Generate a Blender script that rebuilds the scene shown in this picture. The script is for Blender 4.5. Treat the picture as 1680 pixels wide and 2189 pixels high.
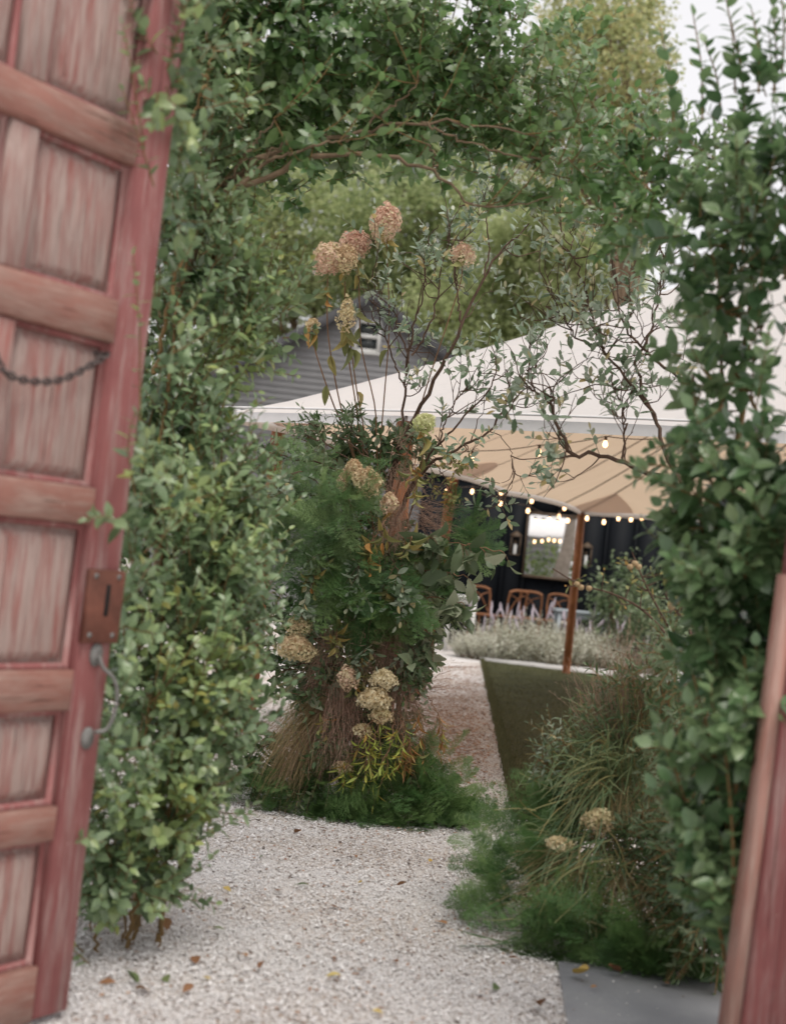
import bpy, math
import numpy as np
from mathutils import Matrix, Vector

for o in list(bpy.data.objects):
    bpy.data.objects.remove(o)
SC = bpy.context.scene
COL = SC.collection
rng = np.random.default_rng(11)

# ------------------------------------------------------------------ camera
ROLL, EYE, FPX = math.radians(6.0), 1.55, 3125.0      # FPX: focal length in the 1680 x 2189 pixel grid
PITCH = math.atan(95.0 / FPX)
F_ = np.array([0, math.cos(PITCH), math.sin(PITCH)])
R0 = np.array([1.0, 0, 0]); U0 = np.array([0, -math.sin(PITCH), math.cos(PITCH)])
RT = math.cos(ROLL) * R0 + math.sin(ROLL) * U0
UP = -math.sin(ROLL) * R0 + math.cos(ROLL) * U0
CAM = np.array([0, 0, EYE])
cd = bpy.data.cameras.new('camera'); cam = bpy.data.objects.new('camera', cd); COL.objects.link(cam)
M = Matrix.Identity(4)
for i in range(3):
    M[i][0], M[i][1], M[i][2], M[i][3] = RT[i], UP[i], -F_[i], CAM[i]
cam.matrix_world = M
cd.sensor_fit = 'VERTICAL'; cd.sensor_height = 56.0; cd.sensor_width = 43.0; cd.lens = 80.0
cd.clip_end = 2000; cd.clip_start = 0.05
cd.dof.use_dof = True; cd.dof.focus_distance = 8.9; cd.dof.aperture_fstop = 2.7
SC.camera = cam
SC.render.resolution_x, SC.render.resolution_y = 785, 1024
SC.cycles.max_bounces = 6; SC.cycles.diffuse_bounces = 4; SC.cycles.transmission_bounces = 4; SC.cycles.glossy_bounces = 2

# ------------------------------------------------------------------ overcast sky, weak soft sun, exposure
SUN_EL, SUN_AZ = math.radians(66), math.radians(150)   # azimuth measured clockwise from +Y
W = bpy.data.worlds.new('World'); SC.world = W; W.use_nodes = True
wn = W.node_tree; wn.nodes.clear()
sky = wn.nodes.new('ShaderNodeTexSky'); sky.sky_type = 'NISHITA'; sky.sun_disc = False
sky.sun_elevation = SUN_EL; sky.sun_rotation = SUN_AZ; sky.dust_density = 4; sky.air_density = 1.0
mx = wn.nodes.new('ShaderNodeMix'); mx.data_type = 'RGBA'; mx.inputs[0].default_value = 0.86
mx.inputs[7].default_value = (6.1, 5.92, 5.9, 1)        # the even white of the cloud cover
bg = wn.nodes.new('ShaderNodeBackground'); bg.inputs[1].default_value = 0.1
wo = wn.nodes.new('ShaderNodeOutputWorld')
wn.links.new(sky.outputs[0], mx.inputs[6]); wn.links.new(mx.outputs[2], bg.inputs[0]); wn.links.new(bg.outputs[0], wo.inputs[0])
sd = bpy.data.lights.new('sun', 'SUN'); sd.energy = 1.5; sd.angle = math.radians(40); sd.color = (1, .94, .86)
sun = bpy.data.objects.new('sun', sd); COL.objects.link(sun)
sv = Vector((math.sin(SUN_AZ) * math.cos(SUN_EL), math.cos(SUN_AZ) * math.cos(SUN_EL), math.sin(SUN_EL)))
sun.rotation_euler = (-sv).to_track_quat('-Z', 'Y').to_euler(); sun.location = (0, 0, 30)
vs = SC.view_settings
vs.view_transform = 'Standard'; vs.look = 'None'; vs.gamma = 1; vs.use_curve_mapping = False; vs.exposure = 0.8

# ------------------------------------------------------------------ geometry helpers
def P(px, py, d):
    """point at distance d (metres ahead, along Y) in the direction of a pixel"""
    r = F_ + RT * (px - 840) / FPX + UP * (1094.5 - py) / FPX
    return CAM + r / r[1] * d
def G(px, py, z=0.0):
    """where the direction of a pixel meets the ground"""
    r = F_ + RT * (px - 840) / FPX + UP * (1094.5 - py) / FPX
    return CAM + r * (z - EYE) / r[2]
def proj(A):
    A = np.atleast_2d(A) - CAM
    d = A @ F_
    return np.stack([840 + A @ RT / d * FPX, 1094.5 - A @ UP / d * FPX, d], 1)
def nrm(a):
    return a / np.maximum(np.linalg.norm(a, axis=-1, keepdims=True), 1e-9)

class Geo:
    """collects vertices and faces; build() links ONE mesh"""
    def __init__(s): s.v = []; s.f = []; s.var = []; s.mi = []; s.n = 0
    def add(s, V, Fs, var=0.0, mi=0):
        V = np.asarray(V, float).reshape(-1, 3)
        Fs = Fs if isinstance(Fs, list) else [Fs]
        for f in Fs:
            f = np.asarray(f, np.int64)
            if len(f): s.f.append(f + s.n); s.mi.append(np.full(len(f), mi))
        s.v.append(V); s.n += len(V)
        s.var.append(np.broadcast_to(np.asarray(var, float), (len(V),)))
        return s
    def box(s, c, size, R=None, var=0.0, mi=0, taper=0.0):
        b = np.array([[x, y, z] for z in (-.5, .5) for y in (-.5, .5) for x in (-.5, .5)]) * np.array(size)
        if taper: b[4:, :2] *= (1 - taper)
        if R is not None: b = b @ np.asarray(R).T
        return s.add(b + np.asarray(c), np.array([[0, 2, 3, 1], [4, 5, 7, 6], [0, 1, 5, 4], [2, 6, 7, 3], [0, 4, 6, 2], [1, 3, 7, 5]]), var, mi)
    def tube(s, pts, rad, sides=6, var=0.0, mi=0, caps=True):
        pts = np.asarray(pts, float); n = len(pts)
        rad = np.broadcast_to(np.asarray(rad, float), (n,))
        t = nrm(np.gradient(pts, axis=0))
        ref = np.array([0, 0, 1.]) if abs(t[:, 2]).mean() < .8 else np.array([1., 0, 0])
        a = nrm(np.cross(t, ref)); b = np.cross(t, a)
        an = np.arange(sides) / sides * 2 * np.pi
        V = pts[:, None] + rad[:, None, None] * (a[:, None] * np.cos(an)[None, :, None] + b[:, None] * np.sin(an)[None, :, None])
        i = np.arange(n - 1)[:, None] * sides; j = np.arange(sides)[None]; k = (j + 1) % sides
        q = np.stack([i + j, i + k, i + sides + k, i + sides + j], -1).reshape(-1, 4)
        fs = [q]
        if caps and sides > 4:
            fs.append(np.arange(sides)[None]); fs.append(((n - 1) * sides + np.arange(sides)[::-1])[None])
        return s.add(V.reshape(-1, 3), fs, var, mi)
    def mesh(s, name, mats, smooth=False, off=None):
        V = np.concatenate(s.v) if s.v else np.zeros((0, 3))
        if off is not None: V = V - np.asarray(off)
        me = bpy.data.meshes.new(name)
        tot = np.concatenate([np.full(len(f), f.shape[1]) for f in s.f])
        loops = np.concatenate([f.ravel() for f in s.f])
        me.vertices.add(len(V)); me.vertices.foreach_set('co', V.ravel())
        me.loops.add(len(loops)); me.loops.foreach_set('vertex_index', loops)
        me.polygons.add(len(tot))
        me.polygons.foreach_set('loop_start', np.concatenate([[0], np.cumsum(tot)[:-1]]))
        me.polygons.foreach_set('loop_total', tot)
        me.polygons.foreach_set('material_index', np.concatenate(s.mi))
        if smooth: me.polygons.foreach_set('use_smooth', np.ones(len(tot), bool))
        at = me.attributes.new('var', 'FLOAT', 'POINT')
        at.data.foreach_set('value', np.concatenate(s.var))
        for m in (mats if isinstance(mats, (list, tuple)) else [mats]): me.materials.append(m)
        me.update(calc_edges=True)
        return me

def tag(o, label=None, cat=None, group=None, kind=None):
    if label: o['label'] = label
    if cat: o['category'] = cat
    if group: o['group'] = group
    if kind: o['kind'] = kind
    return o
def thing(name, label, cat, loc, group=None):
    o = bpy.data.objects.new(name, None); COL.objects.link(o); o.location = tuple(loc); o.empty_display_size = .1
    return tag(o, label, cat, group)
def obj(name, geo, mats, parent=None, smooth=False, kind=None, label=None):
    """world-space geometry -> one mesh object; as a child it keeps its place"""
    off = np.concatenate(geo.v).mean(0)
    if parent is None: off[2] = min(v[:, 2].min() for v in geo.v)
    me = geo.mesh(name, mats, smooth, off)
    o = bpy.data.objects.new(name, me); COL.objects.link(o)
    place(o, off, parent); tag(o, label, None, None, kind)
    return o
def worldpos(o):
    w = np.array(o.location, float)
    while o.parent: o = o.parent; w = w + np.array(o.location, float)
    return w
def place(o, w, parent):
    if parent is not None:
        o.parent = parent; o.location = tuple(np.asarray(w) - worldpos(parent))
    else: o.location = tuple(w)
def curve(pts, n=12):
    """Catmull-Rom through control points"""
    p = np.asarray(pts, float)
    if len(p) == 2: return p[0] + (p[1] - p[0]) * np.linspace(0, 1, n)[:, None]
    q = np.vstack([2 * p[0] - p[1], p, 2 * p[-1] - p[-2]])
    t = np.linspace(0, len(p) - 1 - 1e-6, n); i = t.astype(int); f = (t - i)[:, None]
    a, b, c, d = q[i], q[i + 1], q[i + 2], q[i + 3]
    return .5 * (2 * b + (c - a) * f + (2 * a - 5 * b + 4 * c - d) * f ** 2 + (3 * b - 3 * c + d - a) * f ** 3)

# ------------------------------------------------------------------ materials
def newmat(name):
    m = bpy.data.materials.new(name); m.use_nodes = True
    nt = m.node_tree
    return m, nt, nt.nodes['Principled BSDF']
def ramp(nt, fac, stops, interp='LINEAR'):
    r = nt.nodes.new('ShaderNodeValToRGB'); r.color_ramp.interpolation = interp
    e = r.color_ramp.elements
    while len(e) < len(stops): e.new(.5)
    for k, (p, c) in enumerate(stops): e[k].position = p; e[k].color = (*c, 1)
    nt.links.new(fac, r.inputs[0]); return r.outputs[0]
def leafmat(name, stops, rough=.42, trans=.3, tcol=None, spec=.5):
    """leaf: colour varies from leaf to leaf (attribute + object random), with some light passing through"""
    m, nt, b = newmat(name); L = nt.links.new
    at = nt.nodes.new('ShaderNodeAttribute'); at.attribute_name = 'var'
    oi = nt.nodes.new('ShaderNodeObjectInfo')
    ad = nt.nodes.new('ShaderNodeMath'); ad.operation = 'ADD'; L(at.outputs['Fac'], ad.inputs[0]); L(oi.outputs['Random'], ad.inputs[1])
    fr = nt.nodes.new('ShaderNodeMath'); fr.operation = 'PINGPONG'; fr.inputs[1].default_value = 1.0; L(ad.outputs[0], fr.inputs[0])
    c = ramp(nt, fr.outputs[0], stops)
    no = nt.nodes.new('ShaderNodeTexNoise'); no.inputs['Scale'].default_value = 60
    hs = nt.nodes.new('ShaderNodeHueSaturation'); L(c, hs.inputs['Color'])
    mr = nt.nodes.new('ShaderNodeMapRange'); mr.inputs[3].default_value = .75; mr.inputs[4].default_value = 1.25
    L(no.outputs[0], mr.inputs[0]); L(mr.outputs[0], hs.inputs['Value'])
    L(hs.outputs[0], b.inputs['Base Color']); b.inputs['Roughness'].default_value = rough
    b.inputs['Specular IOR Level'].default_value = spec
    tr = nt.nodes.new('ShaderNodeBsdfTranslucent')
    if tcol:
        mm = nt.nodes.new('ShaderNodeMix'); mm.data_type = 'RGBA'; mm.blend_type = 'MULTIPLY'; mm.inputs[0].default_value = 1
        L(hs.outputs[0], mm.inputs[6]); mm.inputs[7].default_value = (*tcol, 1); L(mm.outputs[2], tr.inputs[0])
    else: L(hs.outputs[0], tr.inputs[0])
    ms = nt.nodes.new('ShaderNodeMixShader'); ms.inputs[0].default_value = trans
    L(b.outputs[0], ms.inputs[1]); L(tr.outputs[0], ms.inputs[2]); L(ms.outputs[0], nt.nodes['Material Output'].inputs[0])
    return m
def noisemat(name, stops, scale=6, rough=.8, bump=.2, stretch=(1, 1, 1), detail=6, coord='Object', bscale=None, spec=.3):
    m, nt, b = newmat(name); L = nt.links.new
    tc = nt.nodes.new('ShaderNodeTexCoord'); mp = nt.nodes.new('ShaderNodeMapping'); mp.inputs['Scale'].default_value = stretch
    L(tc.outputs[coord], mp.inputs[0])
    no = nt.nodes.new('ShaderNodeTexNoise'); no.inputs['Scale'].default_value = scale; no.inputs['Detail'].default_value = detail
    no.inputs['Roughness'].default_value = .62
    L(mp.outputs[0], no.inputs[0])
    L(ramp(nt, no.outputs[0], stops), b.inputs['Base Color'])
    b.inputs['Roughness'].default_value = rough; b.inputs['Specular IOR Level'].default_value = spec
    if bump:
        bp = nt.nodes.new('ShaderNodeBump'); bp.inputs['Strength'].default_value = bump; bp.inputs['Distance'].default_value = .01
        n2 = nt.nodes.new('ShaderNodeTexNoise'); n2.inputs['Scale'].default_value = bscale or scale * 3; n2.inputs['Detail'].default_value = 5
        L(mp.outputs[0], n2.inputs[0]); L(n2.outputs[0], bp.inputs['Height']); L(bp.outputs[0], b.inputs['Normal'])
    return m
def s2l(*c):
    return tuple(((x / 255 + .055) / 1.055) ** 2.4 if x > 10 else x / 255 / 12.92 for x in c)

MT = {}
MT['privet'] = leafmat('privet_leaf', [(0, (.075, .135, .062)), (.35, (.155, .235, .115)), (.8, (.27, .37, .195)), (.96, (.34, .44, .17)), (1, (.38, .34, .09))], .3, .36, None, .85)
MT['arch'] = leafmat('arching_leaf', [(0, (.050, .115, .034)), (.5, (.115, .215, .072)), (.9, (.21, .31, .125)), (1, (.30, .38, .24))], .3, .42, None, .8)
MT['right'] = leafmat('broad_leaf', [(0, (.055, .120, .050)), (.5, (.120, .215, .092)), (1, (.24, .34, .165))], .3, .4, None, .85)
MT['grey'] = leafmat('grey_green_leaf', [(0, (.10, .16, .085)), (.45, (.19, .26, .16)), (.9, (.33, .39, .30)), (1, (.48, .37, .15))], .36, .35, None, .7)
MT['olive'] = leafmat('dark_narrow_leaf', [(0, (.042, .082, .030)), (.6, (.098, .155, .062)), (1, (.23, .28, .165))], .38, .32)
MT['oak'] = leafmat('toothed_leaf', [(0, (.08, .12, .06)), (.5, (.16, .21, .115)), (1, (.36, .39, .28))], .5, .28)
MT['wilt'] = leafmat('wilted_leaf', [(0, (.15, .17, .06)), (.55, (.27, .27, .10)), (.88, (.36, .28, .09)), (1, (.48, .22, .06))], .6, .3)
MT['lime'] = leafmat('yellow_green_leaflet', [(0, (.24, .31, .06)), (.6, (.40, .47, .11)), (.85, (.46, .44, .10)), (1, (.42, .24, .06))], .5, .35)
MT['rust'] = leafmat('rusty_leaflet', [(0, (.26, .27, .06)), (.5, (.36, .19, .07)), (1, (.32, .13, .05))], .5, .3)
MT['fern'] = leafmat('feathery_fern', [(0, (.09, .175, .065)), (.5, (.155, .265, .105)), (1, (.24, .34, .14))], .55, .45)
MT['fernd'] = leafmat('dark_feathery_fern', [(0, (.046, .115, .036)), (.5, (.092, .19, .060)), (1, (.16, .255, .085))], .55, .45)
MT['blade'] = leafmat('grass_blade', [(0, (.07, .14, .06)), (.5, (.13, .21, .10)), (.85, (.23, .26, .12)), (1, (.34, .27, .11))], .5, .3)
MT['plume'] = leafmat('pinkish_brown_plume', [(0, (.20, .11, .075)), (.5, (.31, .19, .14)), (1, (.43, .29, .22))], .7, .3)
MT['tan'] = leafmat('tan_plume', [(0, (.18, .125, .055)), (.5, (.27, .20, .095)), (1, (.38, .29, .15))], .7, .3)
MT['petalp'] = leafmat('dusty_pink_petal', [(0, (.50, .29, .22)), (.5, (.68, .46, .35)), (.85, (.72, .57, .42)), (1, (.64, .58, .34))], .7, .35)
MT['petalt'] = leafmat('tan_petal', [(0, (.46, .30, .18)), (.5, (.66, .50, .32)), (1, (.66, .60, .36))], .7, .35)
MT['petall'] = leafmat('lime_petal', [(0, (.44, .50, .20)), (.6, (.62, .65, .33)), (1, (.74, .72, .46))], .7, .35)
MT['petalc'] = leafmat('cream_petal', [(0, (.50, .36, .20)), (.5, (.70, .58, .36)), (1, (.80, .73, .52))], .7, .35)
MT['far1'] = leafmat('far_foliage', [(0, (.18, .24, .10)), (.5, (.33, .395, .18)), (1, (.52, .57, .30))], .5, .6)
MT['far2'] = leafmat('far_yellowing_foliage', [(0, (.19, .24, .11)), (.5, (.35, .40, .19)), (.92, (.50, .50, .25)), (1, (.56, .44, .20))], .5, .6)
MT['far3'] = leafmat('far_dark_foliage', [(0, (.07, .12, .045)), (.5, (.14, .21, .07)), (1, (.24, .30, .11))], .5, .5)
MT['sage'] = leafmat('silvery_foliage', [(0, (.34, .37, .27)), (.5, (.50, .52, .42)), (1, (.66, .66, .58))], .7, .3)
MT['lav'] = leafmat('lavender_flower', [(0, (.48, .42, .50)), (1, (.62, .56, .62))], .7, .3)
MT['dead'] = leafmat('fallen_brown_leaf', [(0, (.16, .07, .03)), (1, (.30, .15, .06))], .7, .1)
MT['deady'] = leafmat('fallen_yellow_leaf', [(0, (.42, .28, .06)), (1, (.50, .40, .14))], .6, .2)
MT['deadg'] = leafmat('fallen_green_leaf', [(0, (.07, .11, .04)), (1, (.16, .19, .07))], .6, .2)
MT['litter'] = leafmat('brown_litter', [(0, (.12, .055, .032)), (.5, (.23, .12, .075)), (1, (.36, .22, .14))], .8, .1)
MT['stem'] = noisemat('green_brown_stem', [(.3, (.13, .085, .035)), (.7, (.23, .14, .055))], 20, .7, .1)
MT['bark'] = noisemat('grey_brown_bark', [(.3, (.10, .068, .042)), (.7, (.22, .155, .10))], 14, .85, .5, (1, 1, .4))
MT['twig'] = noisemat('dark_twig_bark', [(.3, (.055, .032, .022)), (.7, (.13, .08, .055))], 30, .8, .4)
MT['reed'] = noisemat('reddish_stem', [(.3, (.16, .085, .05)), (.7, (.27, .16, .09))], 20, .7, .1)

# ------------------------------------------------------------------ leaf templates: +Y along the leaf, +Z its face
def leaf_tmpl(width=.5, rows=(.16, .38, .62, .84), prof=(.62, 1, .86, .45), fold=.16, droop=.22, serr=0):
    V = [[0, 0, 0]]; half = width / 2
    for t, w in zip(rows, prof):
        z = -droop * t * t
        x = half * w
        V += [[-x, t - (.02 if serr else 0), z + fold * x], [0, t, z], [x, t, z + fold * x]]
    V.append([0, 1, -droop])
    n = len(rows); F4 = []; F3 = [[0, 2, 1], [0, 3, 2]]
    for r in range(n - 1):
        a = 1 + 3 * r; b = a + 3
        F4 += [[a, a + 1, b + 1, b], [a + 1, a + 2, b + 2, b + 1]]
    a = 1 + 3 * (n - 1); F3 += [[a, a + 1, a + 3], [a + 1, a + 2, a + 3]]
    return np.array(V, float), [np.array(F3), np.array(F4)]
TM = {'ovate': leaf_tmpl(.56), 'broad': leaf_tmpl(.62, droop=.18, fold=.22), 'ellip': leaf_tmpl(.42, prof=(.55, .95, 1, .6), droop=.12),
      'narrow': leaf_tmpl(.24, droop=.2, prof=(.6, 1, .8, .4)), 'curl': leaf_tmpl(.6, fold=1.0, droop=-.35),
      'willow': leaf_tmpl(.17, droop=.35, prof=(.6, 1, .85, .45)),
      'wilt': leaf_tmpl(.36, fold=1.3, droop=.5),
      'tooth': leaf_tmpl(.56, rows=(.10, .14, .24, .28, .38, .42, .52, .56, .66, .70, .80, .84, .92),
                         prof=(.42, .34, .74, .6, .98, .82, 1.05, .88, .92, .72, .62, .42, .28), fold=.35, droop=.3, serr=1),
      'simple': (np.array([[0, 0, 0], [-.28, .5, .05], [.28, .5, .05], [0, 1, -.12]], float), [np.array([[0, 2, 1], [1, 2, 3]])])}

def frames(D, N):
    Y = nrm(D); Z = nrm(N - (N * Y).sum(-1, keepdims=True) * Y); X = np.cross(Y, Z)
    return np.stack([X, Y, Z], -1)
def rep(geo, tm, pos, Rm, S, var, mi=0):
    tv, tf = tm; n, k = len(pos), len(tv)
    if n == 0: return
    S = np.asarray(S, float)
    if S.ndim < 2: S = np.broadcast_to(S, (n,))[:, None]
    V = np.einsum('nij,nkj->nki', Rm, tv[None] * S[:, None, :]) + pos[:, None]
    of = (np.arange(n) * k)[:, None, None]
    geo.add(V.reshape(-1, 3), [(f[None] + of).reshape(-1, f.shape[1]) for f in tf], np.repeat(var, k), mi)

class Leaves:
    """leaves as (position, direction, face normal, size) plus the twigs that carry them"""
    def __init__(s): s.p = []; s.d = []; s.n = []; s.s = []; s.tw = Geo()
    def put(s, p, d, n, sz):
        p = np.atleast_2d(p); s.p.append(p); s.d.append(np.broadcast_to(d, p.shape)); s.n.append(np.broadcast_to(n, p.shape))
        s.s.append(np.broadcast_to(np.asarray(sz, float), (len(p),)))
    def shoot(s, start, dr, length, n, size, bend=(0, 0, .3), ang=55, r=.0035, var=.25, tip=True, twig=True, whorl=137.5, up=.55, t0=.12):
        start = np.asarray(start, float); dr = nrm(np.asarray(dr, float))
        t = np.linspace(0, 1, 6)[:, None]
        pts = start + dr * length * t + np.asarray(bend) * length * t * t + rng.normal(0, .02, (6, 3)) * length * t
        if twig: s.tw.tube(pts, np.linspace(r, r * .4, 6), 4)
        s.along(pts, n, size, ang, var, tip, whorl, up, t0)
    def along(s, pts, n, size, ang=55, var=.25, tip=True, whorl=137.5, up=.55, t0=.12):
        pts = np.asarray(pts)
        tt = np.linspace(t0, .98, n); L = len(pts) - 1
        x = tt * L; i = np.minimum(x.astype(int), L - 1); f = (x - i)[:, None]
        pos = pts[i] * (1 - f) + pts[i + 1] * f; tan = nrm(pts[i + 1] - pts[i])
        ref = np.where(np.abs(tan[:, 2:]) < .9, [[0, 0, 1.]], [[1., 0, 0]])
        a = nrm(np.cross(tan, ref)); b = np.cross(tan, a)
        ph = np.radians(np.arange(n) * whorl + rng.uniform(0, 360) + rng.normal(0, 18, n))[:, None]
        pe = a * np.cos(ph) + b * np.sin(ph)
        an = np.radians(ang + rng.normal(0, 14, n))[:, None]
        if tip: an[-1] *= .25
        d = tan * np.cos(an) + pe * np.sin(an) + rng.normal(0, .12, (n, 3))
        nn = tan * np.sin(an) - pe * np.cos(an) + np.array([0, -.15, up * 1.3]) + rng.normal(0, .22, (n, 3))
        sz = size * np.clip(1.1 - .55 * (tt - .2), .5, 1.15) * rng.uniform(1 - var, 1 + var, n)
        s.put(pos, d, nn, sz)
    def arr(s):
        return np.concatenate(s.p), np.concatenate(s.d), np.concatenate(s.n), np.concatenate(s.s)

def emit(par, lv, tm, mat, nobj=300, part='leaf', rest='foliage', twig_mat='stem', twig_name='twigs', wj=.15):
    """largest leaves in view become leaf objects (shared mesh); the rest one foliage part"""
    p, d, n, sz = lv.arr()
    R = frames(d, n)
    q = proj(p)
    inview = (q[:, 0] > 20) & (q[:, 0] < 1660) & (q[:, 1] > 10) & (q[:, 1] < 2180)
    size = np.where(inview, sz / np.maximum(q[:, 2], .5), -1)
    order = np.argsort(-size)
    pick = order[:nobj]; rem = order[nobj:]
    m = MT[mat]; key = '%s_%s' % (tm, mat)
    g0 = Geo().add(*TM[tm]); me = g0.mesh(part, m, True)
    pw = worldpos(par)
    for k in pick:
        o = bpy.data.objects.new(part, me); COL.objects.link(o); o.parent = par
        mm = Matrix.Identity(4); s = sz[k]; wx = s * rng.uniform(1 - wj, 1 + wj)
        for i in range(3):
            mm[i][0] = R[k, i, 0] * wx; mm[i][1] = R[k, i, 1] * s; mm[i][2] = R[k, i, 2] * s; mm[i][3] = p[k, i] - pw[i]
        o.matrix_basis = mm
    if len(rem):
        g = Geo(); S3 = np.stack([sz[rem] * rng.uniform(1 - wj, 1 + wj, len(rem)), sz[rem], sz[rem]], 1)
        ph = rng.uniform(0, 6, 3); pr_ = p[rem]
        cl = np.sin(pr_[:, 0] * 9 + ph[0]) + np.sin(pr_[:, 2] * 11 + ph[1] + pr_[:, 0] * 4) + np.sin(pr_[:, 1] * 7 + ph[2])
        rep(g, TM[tm], pr_, R[rem], S3, np.clip(.48 + .15 * cl + rng.normal(0, .2, len(rem)), .01, .99))
        obj(rest, g, m, par, True, 'stuff')
    if lv.tw.n: obj(twig_name, lv.tw, MT[twig_mat], par, True, 'stuff')

# ================================================================== the ground
def gravelmat():
    m, nt, b = newmat('white_gravel'); L = nt.links.new
    tc = nt.nodes.new('ShaderNodeTexCoord')
    vo = nt.nodes.new('ShaderNodeTexVoronoi'); vo.inputs['Scale'].default_value = 95; L(tc.outputs['Object'], vo.inputs[0])
    sp = nt.nodes.new('ShaderNodeSeparateColor'); L(vo.outputs['Color'], sp.inputs[0])
    c = ramp(nt, sp.outputs[0], [(0, (.14, .11, .09)), (.07, (.30, .24, .20)), (.14, (.54, .51, .50)), (.5, (.63, .61, .605)), (1, (.70, .685, .68))])
    no = nt.nodes.new('ShaderNodeTexNoise'); no.inputs['Scale'].default_value = 1.3; no.inputs['Detail'].default_value = 6; L(tc.outputs['Object'], no.inputs[0])
    c2 = ramp(nt, no.outputs[0], [(.35, (.72, .64, .56)), (.6, (1, 1, 1))])
    mm = nt.nodes.new('ShaderNodeMix'); mm.data_type = 'RGBA'; mm.blend_type = 'MULTIPLY'; mm.inputs[0].default_value = .8
    L(c, mm.inputs[6]); L(c2, mm.inputs[7]); L(mm.outputs[2], b.inputs['Base Color']); b.inputs['Roughness'].default_value = .85
    bp = nt.nodes.new('ShaderNodeBump'); bp.inputs['Distance'].default_value = .008; bp.inputs['Strength'].default_value = .9; bp.invert = True
    L(vo.outputs['Distance'], bp.inputs['Height']); L(bp.outputs[0], b.inputs['Normal'])
    return m
MT['gravel'] = gravelmat()
def pebmat():
    m, nt, b = newmat('gravel_stone'); L = nt.links.new
    at = nt.nodes.new('ShaderNodeAttribute'); at.attribute_name = 'var'
    c = ramp(nt, at.outputs['Fac'], [(0, (.12, .11, .105)), (.04, (.22, .16, .13)), (.08, (.35, .29, .26)), (.12, (.60, .57, .56)), (.5, (.70, .68, .675)), (1, (.78, .765, .765))])
    L(c, b.inputs['Base Color']); b.inputs['Roughness'].default_value = .8
    return m
MT['pebble'] = pebmat()
g = Geo()
xs = np.concatenate([[-400, -60, -20], np.linspace(-6, 10, 33), [20, 60, 400]]); ys = np.concatenate([[-60, -10, 0], np.linspace(2, 34, 49), [60, 120, 600]])
XX, YY = np.meshgrid(xs, ys); ZZ = .006 * np.sin(XX * 1.7 + YY) * np.cos(YY * 1.3) - .008
nx, ny = len(xs), len(ys)
i = (np.arange(ny - 1)[:, None] * nx + np.arange(nx - 1)[None])
g.add(np.stack([XX, YY, ZZ], -1).reshape(-1, 3), np.stack([i, i + 1, i + nx + 1, i + nx], -1).reshape(-1, 4))
tag(obj('ground', g, MT['gravel'], None, True), 'pale gravel ground spreading under the whole garden', kind='structure')

# loose crushed stones on the gravel
LAWN = [G(1108, 1752)[:2], G(1030, 1413)[:2]]
def right_of_lawn_edge(x, y):
    (x0, y0), (x1, y1) = LAWN
    return (x > x0 + (x1 - x0) * (y - y0) / (y1 - y0)) & (y > y0)
n = 190000
yy = 4.3 + 9.5 * rng.uniform(0, 1, n) ** 1.35
xx = rng.uniform(-.29, .20, n) * yy + rng.normal(0, .1, n)
keep = ~right_of_lawn_edge(xx, yy)
sl = G(1193, 2066); sl1 = G(1212, 2189); sl2 = G(1575, 2112)
slab_line = lambda x, y: (x > sl[0] + (sl1[0] - sl[0]) * (y - sl[1]) / (sl1[1] - sl[1])) & (y < sl[1] + (sl2[1] - sl[1]) * (x - sl[0]) / (sl2[0] - sl[0]))
on_slab = slab_line(xx, yy); keep &= ~on_slab | (rng.uniform(0, 1, n) < .012)
xx, yy = xx[keep], yy[keep]; n = len(xx)
cube = np.array([[x, y, z] for z in (-.5, .5) for y in (-.5, .5) for x in (-.5, .5)])
cf = np.array([[0, 2, 3, 1], [4, 5, 7, 6], [0, 1, 5, 4], [2, 6, 7, 3], [0, 4, 6, 2], [1, 3, 7, 5]])
q = nrm(rng.normal(0, 1, (n, 4))); w, x, y, z = q.T
Rm = np.stack([1 - 2 * (y * y + z * z), 2 * (x * y - z * w), 2 * (x * z + y * w), 2 * (x * y + z * w), 1 - 2 * (x * x + z * z), 2 * (y * z - x * w),
               2 * (x * z - y * w), 2 * (y * z + x * w), 1 - 2 * (x * x + y * y)], -1).reshape(n, 3, 3)
sz = np.minimum(rng.lognormal(math.log(.0062), .38, n), .019)[:, None] * rng.uniform(.6, 1.25, (n, 3)) * (1 + (yy[:, None] - 4.3) * .05)
V = (cube[None] * rng.uniform(.55, 1.0, (n, 8, 1))) * sz[:, None]
zs = np.where(slab_line(xx, yy), .024, 0.0)
V = np.einsum('nij,nkj->nki', Rm, V) * [1, 1, .55] + np.stack([xx, yy, zs + rng.uniform(-.003, .004, n)], 1)[:, None]
g = Geo(); var = rng.uniform(0, 1, n)
patch = np.sin(xx * 2.3 + 1.2 * np.sin(yy * 1.7)) + np.sin(yy * 1.9 + xx) > 1.0
var = np.where(patch & (rng.uniform(0, 1, n) < .22), var * .22, var)
g.add(V.reshape(-1, 3), (cf[None] + (np.arange(n) * 8)[:, None, None]).reshape(-1, 4), np.repeat(var, 8))
tag(obj('gravel', g, MT['pebble']), 'loose white crushed gravel stones scattered with darker chips', 'gravel', kind='stuff')

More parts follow.
